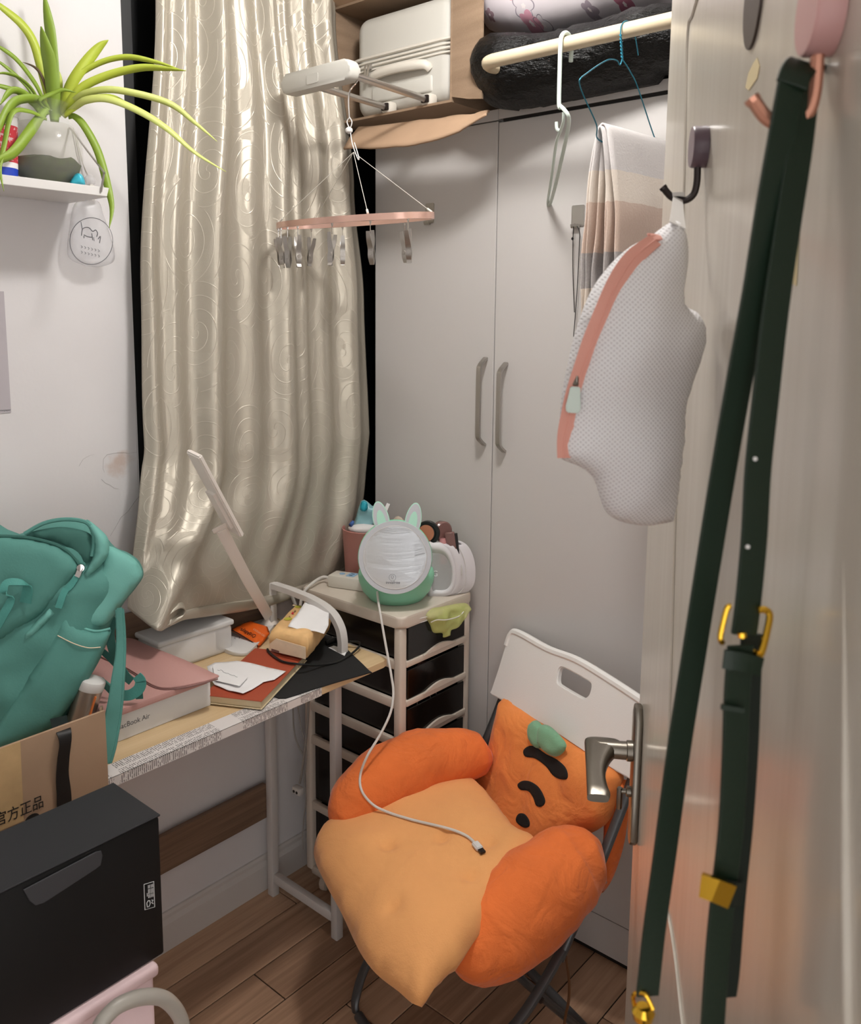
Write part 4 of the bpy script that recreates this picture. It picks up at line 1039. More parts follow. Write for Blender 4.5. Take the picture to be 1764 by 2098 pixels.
# notebook with rust cover, loose papers
A = at_z(536, 1440, DZ+.02); A.z = 0; Bp = at_z(629, 1341, DZ+.02); Bp.z = 0; vd_ = (Bp-A).normalized(); wd_ = V((-vd_.y, vd_.x, 0)); nw = .137
NBK = thing('notebook', 'thick notebook with rust brown cover under papers and tissue pack', 'notebook', (A+Bp)/2 + wd_*nw/2 + V((0, 0, DZ)))
rect = lambda z, i=0: [A+vd_*i+wd_*i+V((0, 0, z)), Bp-vd_*i+wd_*i+V((0, 0, z)), Bp-vd_*i+wd_*(nw-i)+V((0, 0, z)), A+vd_*i+wd_*(nw-i)+V((0, 0, z))]
bm = nb(); prism(bm, rect(DZ+.0035), (0, 0, .0025), .001, 1); obj('back_cover', bm, 'cream_pages', NBK, smooth=False)
bm = nb(); prism(bm, rect(DZ+.0061, .003), (0, 0, .0155), .001, 1); obj('page_block', bm, 'cream_pages', NBK, smooth=False)
bm = nb(); prism(bm, rect(DZ+.0217), (0, 0, .0018), .0006, 1); cv = obj('front_cover', bm, 'rust_cover', NBK, smooth=False)
a_, b_, c2 = at_z(606, 1330, DZ+.0237), at_z(575, 1327, DZ+.0237), at_z(604, 1336, DZ+.0237)
text('lettering', 'NOTEBOOK', .009, a_, b_-a_, c2-a_, 'tissue_film_pale', cv)
def sheet_px(name, pts, z, mt, label, cat, curl=.004, seed=0, parent=None, th=.0004):
    P = Pillow(pts, V((at_z(*pts[0], z).x, at_z(*pts[0], z).y, z)), (0, 0, 1), 0, 0, .02, smooth=0, up=(-.6, .8, 0))
    bm = nb(); P.build(bm, .009)
    bm.normal_update(); bmesh.ops.delete(bm, geom=[f for f in bm.faces if f.normal.z < -.1], context='FACES_ONLY')
    bmesh.ops.delete(bm, geom=[v for v in bm.verts if not v.link_faces], context='VERTS')
    for v in bm.verts: v.co.z += curl*abs(wob(v.co, 14, seed)) + .0002
    o = solo(name, bm, mt, label, cat, angle=35); solid(o, th, 1); return o
sheet_px('paper_sheet', [(424, 1366), (440, 1358), (485, 1355), (540, 1366), (586, 1376), (562, 1394), (540, 1398), (516, 1414), (498, 1423), (470, 1416), (440, 1404), (430, 1390)], DZ+.0262, 'paper_white', 'loose white sheet of paper lying across the rust notebook', 'paper', .004, 3)
CD = thing('paper_card', 'small white handwritten slip on top of the loose sheet', 'paper', at_z(470, 1385, DZ+.032))
bm = nb(); prism(bm, [at_z(a, b, DZ+.0325) for a, b in [(436, 1364), (508, 1388), (491, 1406), (440, 1394)]], (0, 0, .0006)); obj('slip', bm, 'paper_white', CD, smooth=False)
bm = nb()
rr = random.Random(2); tube(bm, [at_z(446+k*3.1, 1372+k*1.25+rr.uniform(-2.2, 1.0), DZ+.0333) for k in range(14)], .00045, 4); obj('scribble', bm, 'ink_grey', CD)

# mouse pad with the black cable on it
bm = nb(); prism(bm, cr([at_z(a, b, DZ+.0009) for a, b in [(553, 1422), (562, 1429), (585, 1432), (640, 1414), (700, 1396), (756, 1380), (757, 1376), (725, 1345), (690, 1312), (668, 1302), (640, 1305), (615, 1330), (585, 1375)]], 2, True), (0, 0, .0024)); solo('mouse_pad', bm, 'black_fabric', 'black cloth mouse pad at the right end of the desk', 'mouse pad', smooth=False)
z_ = DZ+.0052
CAB = thing('charging_cable', 'black charging cable curving over notebook and mouse pad', 'cable', at_z(700, 1320, DZ+.003))
bm = nb(); tube(bm, cr([at_z(548, 1330, DZ+.0275), at_z(553, 1338, DZ+.0275), at_z(572, 1352, DZ+.0275), at_z(590, 1358, DZ+.0275), at_z(618, 1361, DZ+.0275), at_z(640, 1363, DZ+.018), at_z(660, 1362, z_+.004), at_z(690, 1357, z_), at_z(710, 1347, z_), at_z(730, 1331, z_+.006), at_z(738, 1320, z_+.012), at_z(733, 1315, z_+.013), at_z(715, 1315, z_+.011), at_z(703, 1315, z_+.009)], 6), .0028, 8); obj('cord', bm, 'black_plastic', CAB)
bm = nb(); tube(bm, [at_z(706, 1315, z_+.0085), at_z(698, 1313, z_+.0075), at_z(686, 1311, z_+.0055), at_z(668, 1318, z_+.0040)], [.0035, .008, .009, .007], 10, sy=.6); obj('connector', bm, 'black_plastic', CAB)
bm = nb(); prism(bm, [at_z(a, b, DZ+.0036) for a, b in [(673, 1327), (684, 1323), (712, 1332), (706, 1344)]], (0, 0, .0004)); solo('paper_scrap', bm, 'paper_white', 'tiny white paper scrap at the edge of the mouse pad', 'paper', smooth=False)

# soft pack of tissues with one pulled out
zt3 = DZ+.086
tl, tr, br, bl = at_z(552, 1288, zt3), at_z(631, 1306, zt3), at_z(676, 1252, zt3), at_z(603, 1236, zt3)
TP = thing('tissue_pack', 'soft orange and cream tissue pack with a white tissue pulled out', 'tissue pack', (tl+tr+br+bl)/4-V((0, 0, .06)))
ctr = (tl+tr+br+bl)/4
bm = nb(); rings = []
zb3 = DZ+.0275
for k in range(9):
    f = k/8; z = zb3 + (zt3-zb3)*f; sc = .93 + .09*math.sin(f*math.pi) - (.10 if k in (0, 8) else 0)
    ring = []
    for a, b in ((tl, tr), (tr, br), (br, bl), (bl, tl)):
        for j in range(8): p = a.lerp(b, j/8); p = ctr + (p-ctr)*sc; p.z = z; ring.append(p + V((.003*wob(p, 40, 1), .003*wob(p, 40, 2), .003*wob(p, 40, 3) if 0 < k < 8 else 0)))
    rings.append(ring)
loft(bm, rings); tb = obj('pack', bm, 'tissue_film', TP, angle=50)
fr_ = (tr-tl); nrm = V((fr_.y, -fr_.x, 0)).normalized()
bm = nb(); prism(bm, [tl.lerp(tr, a)*1 + V((0, 0, -h)) + nrm*(.006) for a, h in ((.22, .018), (.98, .022), (.98, .052), (.04, .052), (.04, .036))], nrm*.0015); obj('end_fold', bm, 'tissue_film_pale', TP, smooth=False)
bm = nb(); prism(bm, [tl.lerp(tr, a)*1 + V((0, 0, -h)) + nrm*(.0078) for a, h in ((.10, .046), (.30, .047), (.30, .053), (.10, .052))], nrm*.0004); obj('bar_mark', bm, 'brown_gloss', TP, smooth=False)
def disc(px, py, r, z, m_, nm): bm = nb(); q = at_z(px, py, z); prism(bm, [q+V((r*math.cos(k*math.pi/10), r*math.sin(k*math.pi/10), 0)) for k in range(20)], (0, 0, .0006)); obj(nm, bm, m_, TP, smooth=False)
disc(590, 1268, .010, zt3+.001, 'yellow_green', 'fruit_print'); disc(611, 1243, .009, zt3+.001, 'yellow_green', 'fruit_print'); disc(604, 1240, .006, zt3+.0016, 'tissue_film_pale', 'fruit_print')
a_, b_ = at_z(594, 1266, zt3+.0012), at_z(611, 1246, zt3+.0012); c2 = at_z(590, 1262, zt3+.0012)
text('lettering', 'V', .016, a_, b_-a_, c2-a_, 'ink_black', TP, sx=.8); a2 = at_z(599, 1260, zt3+.0012)
text('lettering', '♥', .014, a2, b_-a_, c2-a_, 'logo_red', TP); a2 = at_z(603, 1256, zt3+.0012); text('lettering', 'nda', .014, a2, b_-a_, c2-a_, 'ink_black', TP, sx=.8)
P4 = [(606, 1266), (626, 1234), (636, 1240), (660, 1243), (677, 1240), (674, 1262), (673, 1284), (664, 1303), (632, 1295), (590, 1288)]
Pz = Pillow(P4, at_z(640, 1265, zt3+.006), (.12, -.1, 1), 0, 0, .02, smooth=0, up=(-.6, .8, 0))
bm = nb(); Pz.build(bm, .007); bm.normal_update(); bmesh.ops.delete(bm, geom=[f for f in bm.faces if f.normal.z < -.1], context='FACES_ONLY'); bmesh.ops.delete(bm, geom=[v for v in bm.verts if not v.link_faces], context='VERTS')
for v in bm.verts: v.co.z += .006*wob(v.co, 22, 4) + .004
o = obj('tissue', bm, 'paper_white', TP, angle=40); solid(o, .0006)

# cables under the desk
def hang(nm, pts, X, r, m_, label, cat):
    bm = nb(); tube(bm, cr([at_x(a, b, X) for a, b in pts], 5), r, 6); return bm
YC = 1.475
def ycab(pts): return cr([at_y(a, b, YC) for a, b in pts], 5)
PC = thing('power_adapter_cable', 'white power cable with two-hole plug hanging below the desk end', 'cable', at_y(610, 1630, YC))
bm = nb(); tube(bm, ycab([(633, 1425), (630, 1480), (624, 1540), (618, 1585), (614, 1605)]), .0032, 8); obj('cord', bm, 'cord_grey', PC)
bm = nb(); q = at_y(610, 1620, YC); box(bm, (q.x-.017, YC-.008, q.z-.010), (q.x+.015, YC+.012, q.z+.011), .004, 2)
pl_ = obj('plug', bm, 'cord_white', PC)
bm = nb()
for dx in (-.007, .005): lathe(bm, [(.0042, 0), (.004, .001)], V((q.x+dx, YC-.0082, q.z-.001)), (0, -1, 0), 12)
obj('socket_hole', bm, 'ink_black', pl_)
bm = nb(); tube(bm, ycab([(609, 1440), (617, 1490), (627, 1530), (628, 1560), (624, 1600), (627, 1640), (622, 1680), (620, 1715), (621, 1740)]), .0014, 6); solo('thin_cord', bm, 'cord_grey', 'thin pale cord dangling to the floor beside the drawer unit', 'cord')
bm = nb(); tube(bm, ycab([(600, 1440), (602, 1490), (608, 1520), (620, 1545)]), .0022, 6); tube(bm, cr([at_x(592, 1203, .06), at_x(600, 1225, .075), at_x(606, 1242, .09)], 4), .005, 8); solo('grey_cord', bm, 'cord_grey', 'grey cable looping down behind the tissue pack and desk end', 'cord')

# ---------------------------------------------------------------- drawer unit
UX0, UX1, UY0, UY1, UZ = .092, .460, 1.516, 1.800, .905
U = thing('drawer_unit', 'tall beige plastic drawer tower with dark smoked drawers on casters', 'drawer unit', ((UX0+UX1)/2, (UY0+UY1)/2, 0))
bm = nb(); prism(bm, [V(((UX0+UX1)/2+a, (UY0+UY1)/2+b, UZ-.030)) for a, b in rrect(UX1-UX0+.012, UY1-UY0+.008, .02)], (0, 0, .030), .006, 3); obj('top', bm, 'frame_beige', U, angle=50)
levels = [.872, .779, .674, .569, .470, .272, .070]
for cx_, cy_ in ((UX1-.026, UY0), (UX0, UY0), (UX1-.026, UY1-.026), (UX0, UY1-.026)):
    bm = nb(); box(bm, (cx_, cy_, .062), (cx_+.026, cy_+.026, UZ-.0305), .007, 3); obj('post', bm, 'frame_beige', U)
for z in levels[1:]:
    bm = nb(); box(bm, (UX0+.02, UY0+.003, z-.018), (UX1-.02, UY0+.016, z+.006), .003, 2); obj('side_rail', bm, 'frame_beige', U)
    bm = nb(); box(bm, (UX1-.012, UY0+.02, z-.011), (UX1+.004, UY1-.02, z+.006), .003, 2); obj('front_rail', bm, 'frame_beige', U)
bm = nb(); box(bm, (UX0+.001, UY0+.018, .07), (UX0+.006, UY1-.018, .87)); obj('back_panel', bm, 'frame_beige', U, smooth=False)
bm = nb(); box(bm, (UX0+.02, UY1-.014, .07), (UX1-.02, UY1-.008, .87)); obj('far_panel', bm, 'frame_beige', U, smooth=False)
bm = nb(); box(bm, (UX0+.01, UY0+.01, .050), (UX1-.01, UY1-.01, .064), .002, 1); obj('bottom', bm, 'frame_beige', U)
for k in range(6):
    zt4, zb4 = levels[k]-(.020 if k else .0), levels[k+1]+.008
    dw = obj('drawer', (lambda b: (box(b, (UX0+.012, UY0+.0175, zb4), (UX1-.005, UY1-.0165, zb4+.004)), b)[1])(nb()), 'dark_drawer', U, smooth=False)
    for nm, lo, hi in (('drawer_side', (UX0+.012, UY0+.0175, zb4+.004), (UX1-.005, UY0+.0205, zt4-.006)), ('drawer_side', (UX0+.012, UY1-.0195, zb4+.004), (UX1-.005, UY1-.0165, zt4-.006)), ('drawer_back', (UX0+.012, UY0+.021, zb4+.004), (UX0+.016, UY1-.020, zt4-.006))):
        bm = nb(); box(bm, lo, hi); obj(nm, bm, 'dark_drawer', dw, smooth=False)
    bm = nb(); y0, y1 = UY0+.0265, UY1-.0265
    P = [V((UX1-.004, y0, zb4-.001)), V((UX1-.004, y0, zt4)), V((UX1-.004, y1, zt4)), V((UX1-.004, y1, zb4-.001))]
    prism(bm, P, (.005, 0, 0), .0015, 1); obj('drawer_front', bm, 'smoked_plastic', dw, smooth=False)
    bm = nb(); n_ = 12; up_ = []; lo_ = []
    for j in range(n_+1):
        f = j/n_; yy = y0+.055+f*(y1-y0-.095); up_.append(V((UX1+.0015, yy, zb4-.003+.014*math.sin(f*math.pi)**1.2))); lo_.append(V((UX1+.0015, yy, zb4-.004)))
    prism(bm, lo_ + up_[::-1], (.006, 0, 0)); obj('drawer_pull', bm, 'frame_beige', dw, smooth=False)
for cx_, cy_ in ((UX0+.05, UY0+.03), (UX1-.05, UY0+.03), (UX0+.05, UY1-.04), (UX1-.05, UY1-.04)):
    bm = nb(); lathe(bm, [(.0, -.012), (.018, -.012), (.023, -.008), (.024, 0), (.023, .008), (.018, .012), (0, .012)], V((cx_, cy_, .0245)), (1, .3, 0), 18); box(bm, (cx_-.006, cy_-.006, .035), (cx_+.006, cy_+.006, .0525)); obj('caster', bm, 'frame_beige', U)
# things seen dimly inside the drawers
zf = levels[2]+.0125
bm = nb(); lathe(bm, [(.024, 0), (.025, .002), (.025, .030), (.022, .033)], V((UX1-.052, 1.675, zf)), n=22); solo('round_tub', bm, 'pink_gloss', 'round pink tub seen through the second smoked drawer', 'tub')
bm = nb(); q = V((UX1-.032, 1.628, zf)); tube(bm, [q+V((.004, -.004, .008)), q+V((0, 0, .022)), q+V((-.004, .008, .052))], [.010, .0075, .012, .011], 12, sy=.7); solo('makeup_brush', bm, 'pink_gloss', 'small pink brush leaning in the second smoked drawer', 'brush')
zf = levels[3]+.0125
bm = nb(); q = V((UX1-.03, 1.66, zf+.045)); tube(bm, cr([q+V((0, .035*math.cos(a)-a*.004, .040*math.sin(a))) for a in [k*.5 for k in range(18)]], 3), .0013, 6); solo('coiled_cable', bm, 'cord_white', 'thin white cable coiled inside the third smoked drawer', 'cable')

# ---------------------------------------------------------------- on the drawer unit
bc_ = V((.150, 1.715, UZ)); bh = .140
bm = nb(); lathe(bm, [(.063, .0005), (.066, .004), (.074, bh), (.0755, bh+.002), (.074, bh+.004), (.0715, bh), (.064, .006), (.0, .006)], bc_, n=40); solo('pink_bin', bm, 'bin_pink', 'dusty pink cylindrical bin behind the bunny mirror', 'bin', angle=50)
def crumple(nm, pts, O, N, T, m_, label, cat, st=.008, wr=.006):
    P = Pillow(pts, O, N, T, T, .02, smooth=2, wr=wr, ws=40, seed=len(nm)); bm = nb(); P.build(bm, st); return solo(nm, bm, m_, label, cat, angle=180)
vN = (.55, -.83, .1)
crumple('cotton_pack', [(712, 1084), (722, 1076), (745, 1073), (775, 1078), (790, 1086), (770, 1100), (735, 1098)], bc_+V((.01, -.015, bh-.012)), vN, .018, 'paper_white', 'white cotton pads and sticks heaped in the pink bin', 'cotton')
crumple('blue_packet', [(722, 1086), (729, 1060), (740, 1026), (752, 1027), (762, 1036), (776, 1040), (772, 1062), (760, 1082), (740, 1086)], bc_+V((.0, .005, bh+.03)), vN, .010, 'cotton_film', 'translucent blue packet sticking out of the pink bin', 'packet')
crumple('teal_wrapper', [(737, 1044), (741, 1027), (751, 1028), (754, 1040), (748, 1048)], bc_+V((.012, -.010, bh+.05)), vN, .005, 'teal_wrap', 'teal wrapper corner above the pink bin', 'wrapper', .006, .002)
crumple('navy_wrapper', [(714, 1075), (722, 1066), (726, 1070), (720, 1080)], bc_+V((-.01, -.03, bh+.012)), vN, .004, 'navy_wrap', 'small blue wrapper at the rim of the pink bin', 'wrapper', .005, .001)
bm = nb(); bar(bm, [at_d(789, 1048, 2.47), at_d(796, 1032, 2.48)], RT, .010, .004); solo('paper_stick', bm, 'paper_white', 'white stick poking up behind the left bunny ear', 'stick')
# power strip
PS = thing('power_strip', 'white two-socket power strip beside the bunny mirror', 'power strip', at_z(700, 1203, UZ))
a0, a1 = at_z(671, 1203, UZ), at_z(748, 1214, UZ); dv = (a1-a0).normalized(); dq = V((-dv.y, dv.x, 0)); ln = (a1-a0).length
T4 = Matrix(((dv.x, dq.x, 0, a0.x), (dv.y, dq.y, 0, a0.y), (0, 0, 1, UZ+.0005), (0, 0, 0, 1)))
bm = nb(); box(bm, (0, 0, 0), (ln, .052, .034), .004, 2, T4); ps_ = obj('housing', bm, 'suitcase_pad', PS)
for (sx_, m_) in ((.032, 'round'), (.062, 'socket')):
    bm = nb()
    if m_ == 'round': prism(bm, [T4 @ V((sx_+.008*math.cos(k*math.pi/8), .027+.008*math.sin(k*math.pi/8), .0342)) for k in range(16)], (0, 0, .001))
    else: prism(bm, [T4 @ V((sx_+a, .027+b, .0342)) for a, b in rrect(.024, .032, .003)], (0, 0, .001))
    oo = obj('socket', bm, 'outlet_blue', ps_)
    if m_ == 'socket':
        bm = nb()
        for dy in (-.007, .006): box(bm, (sx_-.005, .027+dy-.0015, .0353), (sx_+.005, .027+dy+.0015, .0357), 0, 1, T4)
        obj('slot', bm, 'ink_black', ps_)
bm = nb(); p0 = T4 @ V((0, .026, .017)); tube(bm, [p0, p0-dv*.010], .0075, 10); tube(bm, cr([p0-dv*.008, p0-dv*.03+V((0, 0, .0)), at_d(640, 1195, 2.36), at_d(622, 1215, 2.34), at_d(615, 1245, 2.34), at_d(614, 1300, 2.36)], 6), .0042, 8); obj('cord', bm, 'cord_white', PS)

# bunny mirror
mb = at_z(809, 1228, UZ); 
MI = thing('bunny_mirror', 'mint vanity mirror with rabbit ears and round base on drawer unit', 'mirror', mb)
bcn = mb + V((-.008, .014, 0)); k0 = .1015
bm = nb(); lathe(bm, [(.066, .0006), (.072, .002), (.090, .024), (.0995, .050), (.1015, .066), (.098, .080), (.088, .086), (.0, .088)], bcn, n=44); obj('base', bm, 'mint', MI, angle=60)
mN = V((CAM.x-mb.x, CAM.y-mb.y, 0)).normalized(); mN = (mN + V((0, 0, .16))).normalized()
mO = at_d(810, 1141, (bcn - CAM).dot(FW) - .132)
mU, mV, mN = basis(mN)
def mpx(a, b, off=0): P = at_p(a, b, mO+mN*off, mN); return P
rm = ((at_p(886, 1142, mO, mN) - at_p(733, 1142, mO, mN)).length)/2; mc = at_p(809.5, 1142, mO, mN)
bm = nb(); lathe(bm, [(rm*.95, -.026), (rm*1.0, -.022), (rm*1.0, -.003), (rm*.985, 0), (rm*.97, .0)], mc, mN, 56, sx=1); obj('mirror_case', bm, 'mint', MI)
bm = nb(); lathe(bm, [(rm*.985, -.001), (rm*.98, .0015), (rm*.86, .0015), (rm*.85, -.001)], mc, mN, 56); rim = obj('rim', bm, 'rim_grey', MI)
bm = nb(); lathe(bm, [(rm*.86, -.001), (rm*.855, .0022), (rm*.845, .0026), (rm*.84, .0012)], mc, mN, 56); obj('rim_bead', bm, 'plastic_white', MI)
bm = nb(); lathe(bm, [(rm*.845, .0), (rm*.845, .0012)], mc, mN, 56); mf = obj('mirror_glass', bm, 'mirror_face', MI)
for sg, (ex, ey, tx, ty, sc_) in ((-1, (780, 1061, 774, 1034, 1)), (1, (847, 1064, 852, 1037, 1))):
    c = at_p(ex, ey, mO, mN); up_ = (at_p(tx, ty, mO, mN)-c).normalized(); sd_ = up_.cross(mN); hl = .042; wl_ = .0205
    def ear(s1, s2, off, n_=28): return [c + up_*(hl*s1*math.sin(2*math.pi*k/n_)*(1.0 if math.sin(2*math.pi*k/n_) > 0 else 1.05)) + sd_*(wl_*s2*math.cos(2*math.pi*k/n_)*(1-.12*math.sin(2*math.pi*k/n_))) + mN*off for k in range(n_)]
    bm = nb(); prism(bm, ear(1, 1, -.012), mN*.010, .001, 2); er = obj('ear', bm, 'mint_pale', MI)
    bm = nb(); prism(bm, ear(.94, .90, -.0021), mN*.0012); obj('ear_face', bm, 'rim_grey', er)
    bm = nb(); prism(bm, [p - up_*.006 for p in ear(.62, .52, -.0011)], mN*.0012); obj('inner_ear', bm, 'mint_pale', er)
bm = nb(); q = at_p(804, 1183, mO, mN) + mN*.0014; tube(bm, [q + mU*(.0085*math.cos(a)) + mV*(.0085*math.sin(a)) for a in [k*math.pi/12 for k in range(24)]], .0004, 4, closed=True)
tube(bm, [q + mU*x_ + mV*y_ for x_, y_ in ((-.0013, -.004), (-.0013, -.0015), (-.0032, .001), (-.0028, .0038), (0, .0052), (.0028, .0038), (.0032, .001), (.0013, -.0015), (.0013, -.004))], .0004, 4, closed=True); obj('light_icon', bm, 'ink_grey', MI)
q = at_p(805, 1196, mO, mN) + mN*.0016; text('lettering', 'innisfree', .0105, q, mU, mV, 'ink_grey', MI, ext=.0001, align='CENTER')
# white toiletry pouch with clear window
pO = at_z(915, 1222, UZ); pO = V((.405, 1.700, UZ))
pN = V((.62, -.78, 0)).normalized(); pO = at_z(905, 1222, UZ)
po_pts = [(872, 1120), (885, 1113), (902, 1114), (918, 1124), (929, 1145), (934, 1172), (932, 1200), (922, 1216), (908, 1222), (888, 1221), (876, 1215)]
PU = thing('toiletry_pouch', 'white zip pouch with clear window holding cosmetics', 'pouch', pO)
pU, pV, pN = basis(pN); back = V((-.05, .062, 0)); back = pU*.052 + pN*-.030
outl = [at_p(a, b, pO, pN) for a, b in po_pts]
for p in outl: p.z = max(p.z, UZ+.0008)
sm = cr(outl, 4, True)
cN = sum(sm, V())/len(sm)
bm = nb(); inn = [cN + (p-cN)*.70 + V((0, 0, -.004)) for p in sm]
a1_ = [bm.verts.new(p) for p in sm]; b1_ = [bm.verts.new(p) for p in inn]
for j in range(len(sm)): bm.faces.new((a1_[j], a1_[(j+1) % len(sm)], b1_[(j+1) % len(sm)], b1_[j]))
o = obj('front_frame', bm, 'pouch_white', PU, angle=180); solid(o, .002)
bm = nb(); prism(bm, inn, pN*.0008); obj('window', bm, 'pvc_clear', PU, smooth=False)
bm = nb(); rings = []
for k in range(6):
    f = k/5; rings.append([p + back*f + pN*(-.004*math.sin(f*math.pi)) for p in sm])
vs = [[bm.verts.new(p) for p in r] for r in rings]; n_ = len(sm)
for k in range(5):
    for j in range(n_):
        p = sm[j]
        if p.z > cN.z + .030 and (p-cN).dot(pU) < .010 and 1 <= k <= 3: continue       # open zip at the top
        bm.faces.new((vs[k][j], vs[k][(j+1) % n_], vs[k+1][(j+1) % n_], vs[k+1][j]))
bm.faces.new([v for v in vs[-1]]); o = obj('gusset', bm, 'pouch_white', PU, angle=60); solid(o, .0016)
bm = nb(); mid = [p + back*.5 + (p-cN).normalized()*.0012 for p in sm]; zs_ = [p for p in mid if (p-cN).dot(pU) > -.0]
tube(bm, sorted(zs_, key=lambda p: -p.z), .0008, 6); q = at_p(943, 1155, pO+back*.5, pN)+pU*.004+pN*.01; tube(bm, cr([q, q+V((.002, -.001, -.012)), q+V((0, 0, -.028)), q+V((-.002, .001, -.012))], 4, True), .0012, 6, closed=True); obj('zipper', bm, 'plastic_white', PU)
text('lettering', 'G', .022, at_p(885, 1180, pO, pN)+pN*.002, pU, pV, 'paper_white', PU)
# cosmetics in the pouch
cO = at_p(876, 1092, pO+back*.5, pN)
CM = thing('compact', 'open round black compact with tan powder in the pouch', 'compact', cO)
cn = (pN*.9+V((0, 0, .1))-pU*.1).normalized()
bm = nb(); lathe(bm, [(.031, -.010), (.033, -.006), (.033, .006), (.031, .008), (.024, .008), (.022, .005), (0, .005)], cO, cn, 36); obj('case', bm, 'black_plastic', CM)
bm = nb(); lathe(bm, [(.0225, .005), (.0225, .0075), (0, .0075)], cO-pU*.004, cn, 30); obj('powder', bm, 'compact_tan', CM)
cO2 = at_p(905, 1092, pO+back*.6, pN)
bm = nb(); lathe(bm, [(.026, -.012), (.028, -.008), (.028, .008), (.024, .012)], cO2-pN*.018, (cn+pU*.8), 30); solo('round_case', bm, 'brown_gloss', 'glossy mauve round case behind the black compact', 'case')
bm = nb(); b0 = at_p(908, 1120, pO+back*.4, pN); tube(bm, [b0+V((0, 0, -.045)), b0, b0+V((-.002, 0, .012)), b0+V((-.003, 0, .022))], [.011, .011, .010, .008], 14); solo('pink_bottle', bm, 'pink_gloss', 'small shiny pink bottle standing in the pouch', 'bottle')
bm = nb(); b0 = at_p(924, 1108, pO+back*.6, pN); box(bm, (-.014, -.005, -.060), (.012, .005, .024), .002, 1, Matrix.Translation(b0) @ Matrix.Rotation(.6, 4, 'Z') @ Matrix.Rotation(-.15, 4, 'Y')); solo('mauve_carton', bm, 'brown_gloss', 'flat mauve cosmetic carton tilted in the pouch', 'carton')
bm = nb(); b0 = at_p(936, 1112, pO+back*.62, pN); box(bm, (-.004, -.005, -.060), (.004, .005, .026), .001, 1, Matrix.Translation(b0) @ Matrix.Rotation(.6, 4, 'Z') @ Matrix.Rotation(-.12, 4, 'Y')); solo('black_stick', bm, 'black_plastic', 'slim black and pink stick at the right side of the pouch', 'stick')
crumple('beige_strap', [(803, 1085), (806, 1064), (816, 1057), (828, 1066), (832, 1082)], at_d(815, 1078, 2.44), vN, .006, 'beige_soft', 'beige cloth strap arching behind the mirror between the ears', 'strap', .006, .002)
# green net pouch hung over the top drawer
gO = V((UX1+.016, 1.70, .85))
NG = thing('net_bag', 'yellow-green organza bag hanging from the top drawer edge', 'bag', gO)
pg = Pillow([(872, 1262), (885, 1247), (905, 1243), (935, 1237), (955, 1236), (963, 1246), (955, 1256), (946, 1272), (938, 1285), (922, 1292), (921, 1302), (908, 1306), (906, 1297), (888, 1296), (881, 1280)], gO, (1, -.1, 0), .018, .008, .03, wr=.012, ws=45, seed=4)
bm = nb(); pg.build(bm, .006); obj('net', bm, 'net_green', NG, angle=180)
bm = nb(); tube(bm, cr([pg.pt(a, b, .002) for a, b in [(880, 1274), (895, 1270), (915, 1270), (940, 1264), (950, 1253)]], 5), .0014, 5); tube(bm, cr([pg.pt(a, b, .001) for a, b in [(873, 1263), (858, 1268), (848, 1270), (858, 1276), (875, 1271)]], 4), .0012, 5); obj('drawstring', bm, 'plastic_white', NG)
# ---------------------------------------------------------------- folding chair
CO = V((.815, 1.67, 0)); ca = math.radians(-18.0)
cu = V((math.cos(ca), math.sin(ca), 0)); cv_ = V((math.sin(ca), -math.cos(ca), 0))    # u to the chair's left as seen, v forward
def ch(u, v, z): return CO + cu*u + cv_*v + V((0, 0, z))
CH = thing('folding_chair', 'folding chair with white plastic back and grey steel legs', 'chair', ch(0, .2, 0))
